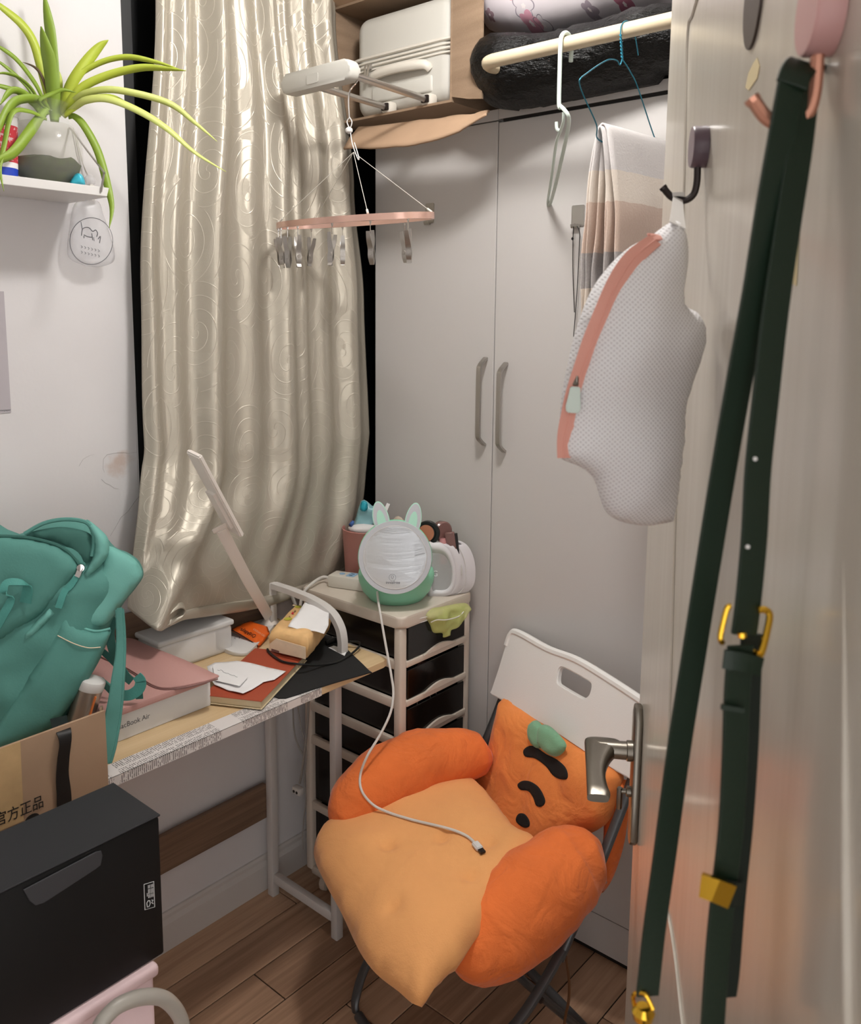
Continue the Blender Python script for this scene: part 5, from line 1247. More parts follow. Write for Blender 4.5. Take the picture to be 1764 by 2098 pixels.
# white back panel with a hand slot
bN = (cv_*.92 + V((0, 0, .30))).normalized()
bO = ch(0, -.03, .745)
bU, bV, bN = basis(bN)
def bp(px, py, off=0): return at_p(px, py, bO+bN*off, bN)
outer = [bp(a, b) for a, b in [(1003, 1421), (1020, 1370), (1040, 1304), (1046, 1297), (1064, 1299), (1120, 1330), (1180, 1353), (1250, 1395), (1312, 1436), (1340, 1458), (1330, 1530), (1312, 1600), (1296, 1600), (1225, 1560), (1120, 1490)]]
hole = [bp(a, b) for a, b in [(1147, 1369), (1158, 1370), (1200, 1393), (1210, 1402), (1207, 1420), (1200, 1429), (1190, 1428), (1150, 1405), (1142, 1397), (1143, 1380)]]
def plate_with_hole(outer, hole, N, t):
    bm = nb(); U_, V_, N_ = basis(N); O_ = outer[0]
    f2 = lambda p: V(((p-O_).dot(U_), (p-O_).dot(V_)))
    P = [f2(p) for p in outer] + [f2(p) for p in hole]; no, nh = len(outer), len(hole)
    E_ = [(i, (i+1) % no) for i in range(no)] + [(no+i, no+(i+1) % nh) for i in range(nh)]
    vo, eo, fo, *_ = delaunay_2d_cdt(P, E_, [], 0, 1e-7)
    def ins(poly, q):
        c = False
        for i in range(len(poly)):
            a, b = poly[i], poly[(i+1) % len(poly)]
            if (a.y > q.y) != (b.y > q.y) and q.x < (b.x-a.x)*(q.y-a.y)/(b.y-a.y)+a.x: c = not c
        return c
    po_, ph_ = P[:no], P[no:]
    fr = [bm.verts.new(O_+U_*p.x+V_*p.y) for p in vo]; bk = [bm.verts.new(O_+U_*p.x+V_*p.y-N_*t) for p in vo]
    ec = {}
    for f in fo:
        q = sum((vo[i] for i in f), V((0, 0)))/len(f)
        if ins(po_, q) and not ins(ph_, q):
            bm.faces.new([fr[i] for i in f]); bm.faces.new([bk[i] for i in reversed(f)])
            for i in range(len(f)): e = (f[i], f[(i+1) % len(f)]); ec[e] = 1
    for (a, b) in list(ec):
        if (b, a) not in ec: bm.faces.new((fr[b], fr[a], bk[a], bk[b]))
    bmesh.ops.remove_doubles(bm, verts=[v for v in bm.verts if not v.link_faces], dist=0)
    bmesh.ops.delete(bm, geom=[v for v in bm.verts if not v.link_faces], context='VERTS')
    return bm
def dens(P): return [P[i].lerp(P[(i+1) % len(P)], f) for i in range(len(P)) for f in (0, .15, .5, .85)]
bm = plate_with_hole(cr(dens(outer), 2, True), cr(hole, 3, True), bN, .016)
es = [e for e in bm.edges if len(e.link_faces) == 2 and e.calc_face_angle(0) > .9]
bmesh.ops.bevel(bm, geom=es, offset=.003, segments=2, affect='EDGES')
obj('back_panel', bm, 'chair_white', CH, angle=40)
bm = nb(); tube(bm, [p - bN*.006 for p in cr([bp(a, b) for a, b in [(1036, 1322), (1046, 1297), (1064, 1299), (1120, 1330), (1180, 1353), (1250, 1395), (1312, 1436)]], 4)], .010, 8); obj('top_lip', bm, 'chair_white', CH)
# steel frame: long tubes from the back down to the front feet, and the crossing rear legs
def flat(nm, pts, r, m_, sy=.55, n=10): bm = nb(); tube(bm, cr(pts, 6), r, n, sy=sy, up=cu); return obj(nm, bm, m_, CH)
for sg in (-1, 1):
    uu = .238*sg
    top = ch(uu, -.074, .80)
    flat('back_tube', [top, ch(uu, -.038, .68), ch(uu, .05, .50), ch(uu*1.0, .165, .30)], .012, 'chair_metal', .8)
    flat('front_leg', [ch(uu, .155, .32), ch(uu*.97, .27, .19), ch(uu*.80, .40, .09), ch(uu*.66, .45, .04), ch(uu*.62, .455, .012)], .0125, 'chair_metal', .7)
    u2 = uu*.86
    flat('rear_leg', [ch(u2, .36, .425), ch(u2, .23, .25), ch(u2, .04, .03), ch(u2, .02, .012)], .0125, 'chair_metal', .7)
    flat('seat_rail', [ch(uu*.93, .03, .425), ch(uu*.93, .38, .430)], .011, 'chair_metal_light', .7)
    bm = nb(); lathe(bm, [(.007, 0), (.007, .006), (.004, .008)], ch(uu*1.0, .215, .228), cu*sg, 12); obj('pivot_bolt', bm, 'dark_metal', CH)
bm = nb(); tube(bm, [ch(-.133, .455, .012), ch(.133, .455, .012)], .0118, 10); obj('front_foot_bar', bm, 'chair_metal', CH)
bm = nb(); tube(bm, [ch(-.185, .02, .012), ch(.185, .02, .012)], .0118, 10); obj('rear_foot_bar', bm, 'chair_metal', CH)
bm = nb(); box(bm, (-.20, .10, .432), (.20, .39, .446), .005, 2, Matrix(((cu.x, cv_.x, 0, CO.x), (cu.y, cv_.y, 0, CO.y), (0, 0, 1, 0), (0, 0, 0, 1)))); obj('seat', bm, 'chair_white', CH)

# ---------------------------------------------------------------- orange plush chair cushion
PZ = thing('plush_cushion', 'big orange plush carrot cushion with arms and black stripes on chair', 'cushion', ch(0, .28, .447))
# seat pad
def pad(a, b):
    pass
def soft(bm, it=2, f=.5):
    for _ in range(it): bmesh.ops.smooth_vert(bm, verts=bm.verts, factor=f, use_axis_x=True, use_axis_y=True, use_axis_z=True)
seat_px = [(700, 1676), (760, 1640), (850, 1615), (960, 1600), (1010, 1640), (1060, 1705), (1110, 1735), (1095, 1800), (1040, 1850), (985, 1910), (945, 1965), (915, 1990), (880, 2025), (852, 2037), (818, 2008), (770, 1965), (735, 1918), (700, 1850), (668, 1795), (644, 1745), (648, 1712), (670, 1690)]
sO = ch(0, .28, .475)
sN = (V((0, 0, 1)) + cv_*.13).normalized()
ps = Pillow(seat_px, sO, sN, .052, .060, .11, smooth=4, wr=.010, ws=9, seed=1, up=-cv_)
bm = nb(); ps.build(bm, .014)
for v in bm.verts:
    d = v.co-CO; vv = d.dot(cv_); u_ = d.dot(cu)
    if vv > .46: v.co.z -= (vv-.46)**2*2.2                       # front edge sags over the chair
    for tp_ in ((790, 1725), (1000, 1720), (810, 1840), (955, 1780)):
        pass
tufts = [ps.pt(a, b) for a, b in ((795, 1728), (1003, 1722), (806, 1848), (962, 1790), (905, 1712))]
for v in bm.verts:
    for q in tufts:
        d2 = (v.co-q).length
        if d2 < .055: v.co -= sN*(.016*math.exp(-(d2/.018)**2))
obj('seat_pad', bm, 'peach_plush', PZ, angle=180)
# arms: fat tapering bolsters
def bolster(nm, pts, rad, m_, seed, sy=1.0, n=26):
    bm = nb(); P = cr(pts, 9); tube(bm, P, rad, n, sy=sy, up=(0, 0, 1)); c = sum(P, V())/len(P)
    for v in bm.verts: v.co += (v.co-c).normalized()*(.007*wob(v.co, 13, seed) + .003*wob(v.co, 38, seed+2))
    return obj(nm, bm, m_, PZ, angle=180)
armL = [at_d(1004, 1540, 2.20), at_d(985, 1545, 2.19), at_d(930, 1552, 2.17), at_d(850, 1568, 2.13), at_d(785, 1600, 2.09), at_d(735, 1645, 2.06), at_d(705, 1685, 2.035), at_d(690, 1705, 2.02)]
ARM_L = bolster('arm', armL, [.008, .050, .072, .082, .082, .072, .052, .012], 'orange_plush', 3)
armR = [at_d(1232, 1745, 1.86), at_d(1215, 1750, 1.855), at_d(1170, 1775, 1.84), at_d(1115, 1820, 1.80), at_d(1055, 1875, 1.765), at_d(1000, 1925, 1.73), at_d(960, 1958, 1.70), at_d(930, 1975, 1.69)]
bolster('arm', armR, [.010, .058, .086, .096, .096, .088, .062, .014], 'orange_plush', 6)
# backrest pad with leaf and black stripes
kN = (cv_ + V((0, 0, .28))).normalized(); kO = ch(0, .014, .56)
pkk = Pillow([(1034, 1428), (1022, 1480), (1007, 1535), (978, 1578), (964, 1606), (978, 1652), (1022, 1706), (1076, 1748), (1115, 1752), (1160, 1730), (1240, 1690), (1262, 1640), (1272, 1584), (1225, 1550), (1120, 1480), (1060, 1440)], kO, kN, .045, .035, .06, smooth=4, wr=.008, ws=14, seed=8)
bm = nb(); pkk.build(bm, .012); bk = obj('back_pad', bm, 'back_plush', PZ, angle=180)
def decal(nm, pts, m_, t, parent=PZ):
    Pd = Pillow(pts, pkk.O, pkk.N, 0, 0, .01, smooth=4); bm = nb(); Pd.build(bm, .006)
    bm.normal_update(); bmesh.ops.delete(bm, geom=[f for f in bm.faces if f.normal.dot(pkk.N) < 0], context='FACES_ONLY'); bmesh.ops.delete(bm, geom=[v for v in bm.verts if not v.link_faces], context='VERTS')
    for v in bm.verts:                                     # lay the patch onto the pad
        px_ = v.co - CAM; px2 = CX+F_PX*px_.dot(RT)/px_.dot(FW); py2 = CY+F_PX*px_.dot(DN)/px_.dot(FW); v.co = pkk.pt(px2, py2, .0015)
    o = obj(nm, bm, m_, parent, angle=180); solid(o, t, 1); return o
decal('stripe', [(1072, 1538), (1082, 1529), (1096, 1530), (1118, 1545), (1140, 1556), (1156, 1570), (1162, 1584), (1160, 1596), (1146, 1596), (1132, 1588), (1118, 1570), (1096, 1554), (1076, 1550)], 'black_fabric', .002)
decal('stripe', [(1060, 1608), (1070, 1600), (1085, 1601), (1102, 1612), (1113, 1630), (1116, 1644), (1108, 1653), (1098, 1650), (1092, 1634), (1082, 1621), (1066, 1618)], 'black_fabric', .002)
decal('stripe', [(1057, 1676), (1063, 1667), (1074, 1668), (1083, 1680), (1084, 1692), (1076, 1696), (1066, 1692), (1058, 1684)], 'black_fabric', .002)
for pts, sd in (([(1083, 1494), (1088, 1480), (1100, 1476), (1112, 1490), (1112, 1525), (1104, 1534), (1092, 1528), (1084, 1512)], 1), ([(1102, 1500), (1110, 1485), (1130, 1490), (1158, 1520), (1158, 1536), (1146, 1548), (1130, 1549), (1112, 1536), (1103, 1520)], 2)):
    lf = Pillow(pts, pkk.pt(1115, 1515, .008), pkk.N, .014, .008, .02, smooth=4, wr=.003, ws=40, seed=sd); bm = nb(); lf.build(bm, .006); obj('leaf', bm, 'leaf_plush', PZ, angle=180)
bm = nb(); tube(bm, cr([pkk.pt(a, b, .002) for a, b in [(970, 1604), (988, 1640), (1020, 1676), (1056, 1706), (1090, 1722)]], 5), .004, 8); obj('piping', bm, 'orange_plush', PZ)
# loose cover hanging behind the right tube
hb_ = Pillow([(1262, 1600), (1290, 1612), (1286, 1680), (1276, 1740), (1255, 1800), (1232, 1830), (1222, 1800), (1235, 1730), (1240, 1660)], ch(.26, -.035, .52), (cv_*.8+cu*.3).normalized(), .02, .03, .03, smooth=4, wr=.006, ws=18)
bm = nb(); hb_.build(bm, .012); obj('cover_tail', bm, 'orange_plush', PZ, angle=180)
bm = nb(); tube(bm, cr([at_d(1158, 1930, 1.86), at_d(1160, 1965, 1.86), at_d(1166, 2010, 1.865), at_d(1165, 2050, 1.87), at_d(1158, 2085, 1.88), at_d(1152, 2130, 1.90)], 5), [.003, .0035, .003], 7, sy=.5); obj('tie_string', bm, 'cord_brown', PZ)
def armpt(px, py):
    r = ray(px, py); best = None

    from mathutils.bvhtree import BVHTree
    me = ARM_L.data; o_ = ORG[ARM_L.name]
    bv = BVHTree.FromPolygons([v.co + o_ for v in me.vertices], [p.vertices[:] for p in me.polygons])
    h = bv.ray_cast(CAM, r.normalized())
    return (h[0] - r.normalized()*.004) if h[0] else at_d(px, py, 1.98)
# its cable, falling past the drawers onto the chair
WC = [(773, 1212, 2.20), (775, 1232, 2.18), (780, 1262, 2.14), (790, 1320, 2.12), (801, 1380, 2.10), (806, 1420, 2.08), (800, 1460, 2.06), (780, 1503, 2.04), (752, 1550, 2.02), (738, 1590, 2.00), (742, 1622, 1.975), (766, 1650, 1.955), (810, 1669, 1.955), (862, 1684, 1.945), (920, 1698, 1.92), (955, 1712, 1.90), (974, 1728, 1.885)]
CBL = thing('usb_cable', 'white USB cable running from the mirror down onto the orange seat', 'cable', at_d(862, 1684, 1.945))
WP = [at_d(*p) for p in WC[:9]] + [armpt(738, 1590), armpt(742, 1622), armpt(766, 1650)] + [ps.pt(a, b, .0045) for a, b in ((800, 1666), (835, 1677), (862, 1684), (920, 1698), (955, 1712), (974, 1728))]
bm = nb(); tube(bm, cr(WP, 6), .0030, 8); obj('cord', bm, 'cord_white', CBL)
bm = nb(); e0, e1 = ps.pt(972, 1726, .0055), ps.pt(984, 1740, .0055); bar(bm, [e0, e1], RT, .016, .008); bmesh.ops.bevel(bm, geom=list(bm.edges), offset=.002, segments=2, affect='EDGES'); obj('plug', bm, 'plastic_white', CBL)
bm = nb(); bar(bm, [e1, e1+(e1-e0).normalized()*.012], RT, .012, .0045); obj('plug_tip', bm, 'dark_metal', CBL)

# ---------------------------------------------------------------- foreground: carton with the backpack
KX0, KX1, KY0, KY1, KZ0, KZ1 = .235, .500, .30, .710, DZ+.0008, .964
KB = thing('shipping_carton', 'open brown shipping carton on the desk holding a teal backpack', 'box', ((KX0+KX1)/2, .5, DZ))
kt = .005
for nm, lo, hi in (('bottom_panel', (KX0, KY0, KZ0), (KX1, KY1, KZ0+kt)), ('front_panel', (KX1-kt, KY0, KZ0+kt), (KX1, KY1, KZ1)), ('back_panel', (KX0, KY0, KZ0+kt), (KX0+kt, KY1, KZ0+.03)), ('end_panel', (KX0+kt, KY0, KZ0+kt), (KX1-kt, KY0+kt, KZ1))):
    bm = nb(); box(bm, lo, hi); fp_ = obj(nm, bm, 'cardboard_light', KB, smooth=False)
    if nm == 'front_panel': front = fp_
bm = nb(); prism(bm, [V((KX1-kt, KY1-kt, KZ0+kt)), V((KX1-kt, KY1-kt, KZ1)), V((KX1-.05, KY1-kt, KZ1-.045)), V((KX0+kt, KY1-kt, KZ0+.03)), V((KX0+kt, KY1-kt, KZ0+kt))], (0, kt, 0)); obj('end_panel', bm, 'cardboard_light', KB, smooth=False)
bm = nb(); P = cr([V((KX1-.008, KY1-.004, KZ1+.001)), at_d(208, 1446, 1.80), at_d(190, 1441, 1.80), at_d(176, 1450, 1.79), at_d(168, 1462, 1.78), at_d(150, 1470, 1.765), at_d(132, 1473, 1.745)], 4); bar(bm, [p+V((0, 0, -.006)) for p in P], (0, 0, 1), .016, .004); obj('inner_flap', bm, 'cardboard', KB)
bm = nb(); y1 = at_x(46, 1600, KX1).y; prism(bm, [V((KX1+.0004, KY0, KZ0+.02)), V((KX1+.0004, y1-.002, KZ0+.022)), V((KX1+.0004, y1, KZ1+.0005)), V((KX1+.0004, KY0, KZ1+.0005))], (.0006, 0, 0)); obj('packing_tape', bm, 'box_tape', KB, smooth=False)
e1 = at_x(90, 1651, KX1); text('lettering', '官方正品', .025, (KX1+.0014, e1.y, e1.z+.001), (0, 1, 0), (0, 0, 1), 'ink_black', front, align='RIGHT', sx=.80)
bm = nb(); q = at_x(66, 1678, KX1); prism(bm, [V((KX1+.0003, q.y+.012*math.cos(a), q.z+.009*math.sin(a))) for a in [k*math.pi/8 for k in range(16)]], (.0006, 0, 0)); obj('print_dot', bm, 'ink_black', front, smooth=False)
# black ribbon over the carton edge
bm = nb(); P = cr([at_x(120, 1470, .44), at_x(124, 1487, .48), at_x(131, 1500, KX1+.004), at_x(134, 1520, KX1+.010), at_x(130, 1555, KX1+.007), at_x(128, 1590, KX1+.004), at_x(131, 1625, KX1+.004), at_x(132, 1660, KX1+.003), at_x(132, 1690, KX1+.003)], 5)
bar(bm, P, (0, 1, 0), [.027, .025, .020, .021, .025, .025], .0016); solo('black_ribbon', bm, 'strap_black', 'flat black ribbon hanging down the front of the shipping carton', 'ribbon')
# drink can / bottle between backpack and carton
bO2 = at_d(176, 1436, 1.665); axb = V((.15, .28, 1)).normalized()
BT = thing('steel_bottle', 'silver bottle with an orange band beside the backpack in the carton', 'bottle', bO2 - axb*.12)
rb_ = .025
bm = nb(); lathe(bm, [(rb_*.9, -.13), (rb_, -.125), (rb_, .022), (rb_*.97, .028)], bO2, axb, 26); obj('body', bm, 'silver_bottle', BT)
bm = nb(); lathe(bm, [(rb_*1.03, .026), (rb_*1.05, .030), (rb_*1.05, .040), (rb_*1.0, .044), (rb_*.8, .046), (0, .046)], bO2, axb, 26); obj('lid', bm, 'plastic_white', BT)
bm = nb(); s_b = axb.cross(FW).normalized(); tube(bm, [bO2 + axb*h - s_b*(rb_*.78) - FW*(rb_*.62) for h in (-.10, -.03, .02)], .0045, 8, sy=.4); obj('orange_band', bm, 'orange_band', BT)

# ---------------------------------------------------------------- teal backpack
BPK = thing('backpack', 'teal canvas backpack half unzipped, standing in the shipping carton', 'backpack', (.37, .52, KZ0+kt))
bpN = V((.80, -.52, .18)).normalized(); bpO = at_d(120, 1320, 1.70)
body = Pillow([(-60, 1095), (40, 1094), (95, 1068), (135, 1060), (178, 1066), (205, 1085), (235, 1120), (262, 1132), (285, 1150), (294, 1178), (278, 1205), (256, 1232), (240, 1262), (228, 1300), (205, 1345), (178, 1390), (155, 1432), (140, 1475), (118, 1512), (60, 1545), (-60, 1580)], bpO, bpN, .070, .075, .085, smooth=4, wr=.014, ws=16, seed=4)
bm = nb(); body.build(bm, .012); obj('main_body', bm, 'teal', BPK, angle=180)
# front pocket panel, lip of the opening, side pocket
def patch(nm, pts, m_, T, off, seed=0, step=.009, R=.03):
    pn = Pillow(pts, bpO + bpN*off, bpN, T, .02, R, smooth=4, wr=.004, ws=20, seed=seed); bm = nb(); pn.build(bm, step); obj(nm, bm, m_, BPK, angle=180); return pn
front_p = patch('front_panel', [(-60, 1098), (0, 1096), (60, 1100), (110, 1112), (140, 1128), (158, 1146), (166, 1165), (140, 1200), (95, 1250), (40, 1290), (-60, 1330)], 'teal', .026, .058, 2)
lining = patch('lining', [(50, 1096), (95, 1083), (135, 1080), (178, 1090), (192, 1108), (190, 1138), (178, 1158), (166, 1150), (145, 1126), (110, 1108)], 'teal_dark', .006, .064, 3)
flapp = patch('back_lip', [(178, 1064), (205, 1084), (222, 1105), (222, 1135), (205, 1160), (170, 1190), (150, 1215), (100, 1270), (60, 1310), (40, 1310), (100, 1248), (150, 1200), (176, 1168), (190, 1140), (192, 1105), (184, 1082)], 'teal_lit', .016, .066, 5, .008, .02)
side = patch('side_pocket', [(132, 1260), (160, 1282), (195, 1293), (226, 1288), (222, 1310), (200, 1360), (170, 1408), (130, 1462), (90, 1500), (20, 1530), (-40, 1545), (30, 1430), (80, 1350)], 'teal', .020, .062, 6)
shoulder = patch('shoulder_panel', [(215, 1120), (250, 1130), (280, 1150), (292, 1178), (275, 1205), (248, 1238), (226, 1270), (200, 1285), (165, 1275), (180, 1235), (170, 1215), (205, 1170)], 'teal_lit', .014, .050, 7)
def edge(nm, pts, pn, r, m_, off=.002): bm = nb(); tube(bm, cr([pn.pt(a, b, off) for a, b in pts], 5), r, 7); return obj(nm, bm, m_, BPK)
edge('zipper', [(-40, 1099), (0, 1098), (60, 1102), (110, 1114), (138, 1129), (155, 1146), (163, 1158)], front_p, .0032, 'teal_dark')
edge('opening_hem', [(50, 1094), (90, 1072), (135, 1064), (176, 1070), (190, 1090), (192, 1115), (188, 1140)], lining, .004, 'teal')
edge('pocket_hem', [(132, 1260), (160, 1282), (195, 1293), (226, 1288)], side, .0025, 'teal_lit')
edge('stitching', [(118, 1302), (150, 1318), (180, 1327), (206, 1326)], side, .0009, 'tissue_film_pale')
q = front_p.pt(166, 1163, .010)
bm = nb(); lathe(bm, [(.0, -.004), (.007, -.004), (.008, 0), (.007, .004), (0, .005)], q+bpN*.004, bpN, 16); sldr = obj('zip_slider', bm, 'chrome', BPK)
bm = nb(); bar(bm, [front_p.pt(166, 1163, .016), front_p.pt(160, 1178, .016), front_p.pt(158, 1182, .016)], RT, .010, .003); obj('zip_pull', bm, 'chrome', BPK)
bm = nb(); bar(bm, cr([front_p.pt(158, 1180, .014), front_p.pt(145, 1200, .016), front_p.pt(136, 1208, .016)], 4), RT*.9+DN*.3, .012, .003); obj('pull_tape', bm, 'teal_web', BPK)
bm = nb(); bar(bm, cr([flapp.pt(136, 1206, .008), flapp.pt(128, 1222, .009), flapp.pt(120, 1246, .009)], 4), RT*.9+DN*.2, .013, .003); obj('pull_tape', bm, 'teal_web', BPK)
bm = nb(); bar(bm, cr([front_p.pt(52, 1235, .006), front_p.pt(56, 1200, .012), front_p.pt(40, 1193, .022), front_p.pt(14, 1194, .026), front_p.pt(8, 1212, .030), front_p.pt(22, 1228, .028), front_p.pt(8, 1258, .026), front_p.pt(-10, 1290, .020)], 5), RT*.75+DN*.6, [.022, .016, .013, .013, .016, .016], .002); obj('grab_loop', bm, 'teal_web', BPK)
# shoulder strap, webbing and buckle at the right side
bm = nb(); P = cr([at_x(245, 1245, .345), at_x(248, 1300, .36), at_x(247, 1345, .375), at_x(242, 1390, .39), at_x(238, 1430, .40), at_x(230, 1480, .41), at_x(222, 1530, .425), at_x(217, 1565, .435)], 5); bar(bm, P, RT, [.016, .018, .020, .025, .028, .032, .030, .020], .010); bmesh.ops.bevel(bm, geom=list(bm.edges), offset=.003, segments=2, affect='EDGES'); obj('shoulder_strap', bm, 'teal', BPK)
bm = nb(); bar(bm, cr([at_d(240, 1268, 1.715), at_d(226, 1290, 1.71), at_d(229, 1325, 1.71), at_d(243, 1360, 1.715), at_d(258, 1385, 1.715), at_d(270, 1396, 1.715)], 5), RT*.95+DN*.15, [.018, .018, .017, .017], .0022); obj('webbing', bm, 'teal_dark', BPK)
bm = nb(); bar(bm, cr([at_d(204, 1330, 1.72), at_d(222, 1345, 1.72), at_d(238, 1362, 1.72)], 4), RT*.3-DN*.9, .012, .003); obj('webbing', bm, 'teal_dark', BPK)
bm = nb(); bar(bm, cr([at_d(208, 1394, 1.71), at_d(222, 1408, 1.71), at_d(240, 1422, 1.705), at_d(265, 1424, 1.70), at_d(284, 1412, 1.70), at_d(288, 1396, 1.70), at_d(280, 1384, 1.70)], 5), DN*1.0, [.010, .016, .020, .022, .022, .018], .003); obj('strap_loop', bm, 'teal_web', BPK)
bm = nb(); bar(bm, [at_d(284, 1404, 1.703), at_d(286, 1432, 1.703)], RT, .014, .002); obj('strap_end', bm, 'teal_dark', BPK)
bm = nb(); bar(bm, [at_d(206, 1392, 1.708), at_d(226, 1412, 1.706)], RT*.6-DN*.8, .010, .006); obj('buckle', bm, 'teal_dark', BPK)

# ---------------------------------------------------------------- black box on a pink storage box
GX0, GX1, GY0, GY1, GZ0, GZ1 = .672, .800, .20, .627, .708, .931
GB = thing('black_box', 'large matte black cardboard box with tuck tab in the foreground', 'box', ((GX0+GX1)/2, .42, GZ0))
bm = nb(); box(bm, (GX0, GY0, GZ0), (GX1, GY1, GZ1-.0035), .004, 2); obj('tray', bm, 'black_card', GB)
bm = nb(); box(bm, (GX0-.001, GY0-.001, GZ1-.003), (GX1+.0015, GY1+.001, GZ1), .001, 1); obj('lid', bm, 'black_card_tab', GB, smooth=False)
bm = nb(); tb_ = [(47, 1822), (196, 1744), (206, 1742), (209, 1752), (205, 1772), (195, 1779), (90, 1848), (72, 1854), (60, 1845)]
prism(bm, [at_x(a, b, GX1+.0012) for a, b in tb_], (.002, 0, 0), .0006, 1); obj('tuck_tab', bm, 'box_tab', GB, smooth=False)
# recycling label in white print
lb = [at_x(a, b, GX1+.0004) for a, b in [(295, 1812), (315, 1806), (317, 1858), (297, 1864)]]
bm = nb(); tube(bm, lb, .0006, 4, closed=True)
ex_ = (lb[1]-lb[0]); ey_ = (lb[3]-lb[0])
g = lambda a, b: lb[0] + ex_*a + ey_*b + V((.0002, 0, 0))
for cx_ in (.28, .42, .56, .72, .86):
    for s_, e_ in ((.08, .2), (.24, .42), (.45, .58)) if cx_ > .4 else ((.38, .5),): tube(bm, [g(cx_, s_), g(cx_, e_)], .0006, 4)
tube(bm, [g(.25, .92), g(.20, .76), g(.36, .68), g(.52, .70), g(.55, .82), g(.42, .92)], .0007, 4, closed=True); tube(bm, [g(.70, .70), g(.86, .72), g(.70, .80), g(.86, .86)], .0006, 4)
obj('label_print', bm, 'print_white', GB)
PB = thing('pink_storage_box', 'pale pink storage box under the black box', 'storage box', (.73, .40, 0))
bm = nb(); box(bm, (.668, .20, .002), (.806, .606, .700), .008, 3); obj('body', bm, 'pink_card', PB)
bm = nb(); box(bm, (.664, .196, .688), (.812, .611, .7072), .006, 3); obj('lid', bm, 'pink_card', PB)
# grey bent tube in the lower corner: hoop of a stand
TS = thing('tube_stand', 'bent grey metal tube hoop in front of the pink box', 'stand', (.86, .50, 0))
bm = nb(); P = [V((.862, .445, .012)), V((.862, .447, .45))] + cr([at_x(205, 2098, .862), at_x(240, 2062, .862), at_x(290, 2043, .862), at_x(335, 2046, .862), at_x(366, 2078, .862), at_x(378, 2120, .862)], 5) + [V((.862, .607, .35)), V((.862, .607, .012))]
tube(bm, P, .0105, 12); obj('hoop', bm, 'grey_tube', TS)
bm = nb(); tube(bm, [V((.862, .40, .012)), V((.862, .66, .012))], .0115, 10); obj('foot_bar', bm, 'grey_tube', TS)

# ---------------------------------------------------------------- on the door: hooks, laundry bag, strap
def door_hook(px, py, r, label, face_m, side_m, hook_m, scale=1.0):
    c = on_door(px, py, 0)
    HK = thing('wall_hook', label, 'hook', c)
    bm = nb(); lathe(bm, [(r*1.0, .0003), (r*1.0, .0135), (r*.96, .015)], c, DNRM, 36); obj('mount', bm, side_m, HK)
    bm = nb(); lathe(bm, [(r*.955, .0148), (r*.95, .0156), (0, .0158)], c, DNRM, 36); obj('mount_face', bm, face_m, HK)
    b0 = c + V((0, 0, -r*.85)) + DNRM*.008
    bm = nb(); P = cr([b0, b0+V((0, 0, -r*.9)), b0+V((0, 0, -r*1.45))+DNRM*.003, b0+V((0, 0, -r*1.72))+DNRM*.012, b0+V((0, 0, -r*1.55))+DNRM*.024, b0+V((0, 0, -r*1.15))+DNRM*.032], 6)
    tube(bm, P, .0036*scale, 9); tube(bm, [P[-1], P[-1]+(P[-1]-P[-2]).normalized()*.003], .0042*scale, 9); obj('hook_arm', bm, hook_m, HK)
    return c, P
pc_, pp_ = door_hook(1448, 301, .0205, 'dark purple round hook on door with ribbon', 'purple_face', 'purple_plastic', 'dark_metal')
kc_, kp_ = door_hook(1712, 22, .0235, 'pink round hook on door carrying green strap', 'pink_plastic', 'pink_plastic', 'copper', 1.1)
# laundry bag
lbO = at_d(1300, 760, .80); lbN = (-FW + RT*.10); lbN.z = 0; lbN.normalize()
LG = thing('laundry_bag', 'white honeycomb mesh laundry bag with pink zipper hanging on door', 'laundry bag', at_d(1310, 1076, .80))
lg = Pillow([(1383, 452), (1403, 468), (1411, 515), (1407, 560), (1401, 605), (1406, 628), (1430, 641), (1445, 668), (1446, 702), (1434, 745), (1420, 785), (1406, 835), (1400, 900), (1392, 965), (1384, 1045), (1374, 1068), (1350, 1074), (1330, 1077), (1290, 1073), (1258, 1062), (1238, 1043), (1227, 1012), (1215, 980), (1190, 957), (1163, 946), (1147, 935), (1143, 900), (1147, 845), (1155, 785), (1172, 705), (1190, 645), (1214, 590), (1252, 540), (1292, 505), (1330, 486), (1354, 468)], lbO, lbN, .042, .034, .055, smooth=3, wr=.030, ws=11, seed=9)
bm = nb(); lg.build(bm, .0075); obj('mesh_body', bm, 'laundry_mesh', LG, angle=180)
zp = cr([lg.pt(a, b, .0042) for a, b in [(1342, 492), (1316, 512), (1290, 538), (1262, 585), (1238, 640), (1215, 695), (1196, 750), (1180, 800), (1167, 850), (1157, 895), (1155, 938)]], 5)
bm = nb(); bar(bm, zp, -DNRM if False else RT, [.014, .018, .019, .017, .012], .0012); obj('zipper_tape', bm, 'zip_pink', LG)
bm = nb(); tube(bm, [p + lbN*.0008 for p in zp], .0011, 6); obj('zipper_teeth', bm, 'zip_pink', LG)
bm = nb(); q = lg.pt(1178, 776, .0085); box(bm, (-.003, -.002, -.006), (.003, .002, .006), .001, 1, Matrix.Translation(q)); obj('zip_slider', bm, 'nickel', LG)
bm = nb(); a_, b_ = lg.pt(1178, 792, .011), lg.pt(1173, 846, .012); bar(bm, [a_, a_.lerp(b_, .4), a_.lerp(b_, .8), b_], RT, [.009, .011, .014, .011], .003); bmesh.ops.bevel(bm, geom=list(bm.edges), offset=.001, segments=2, affect='EDGES'); obj('zip_pull', bm, 'hanger_mint', LG)
bm = nb(); hk = pp_[int(len(pp_)*.70)]; tt_ = lg.pt(1388, 462, .0)
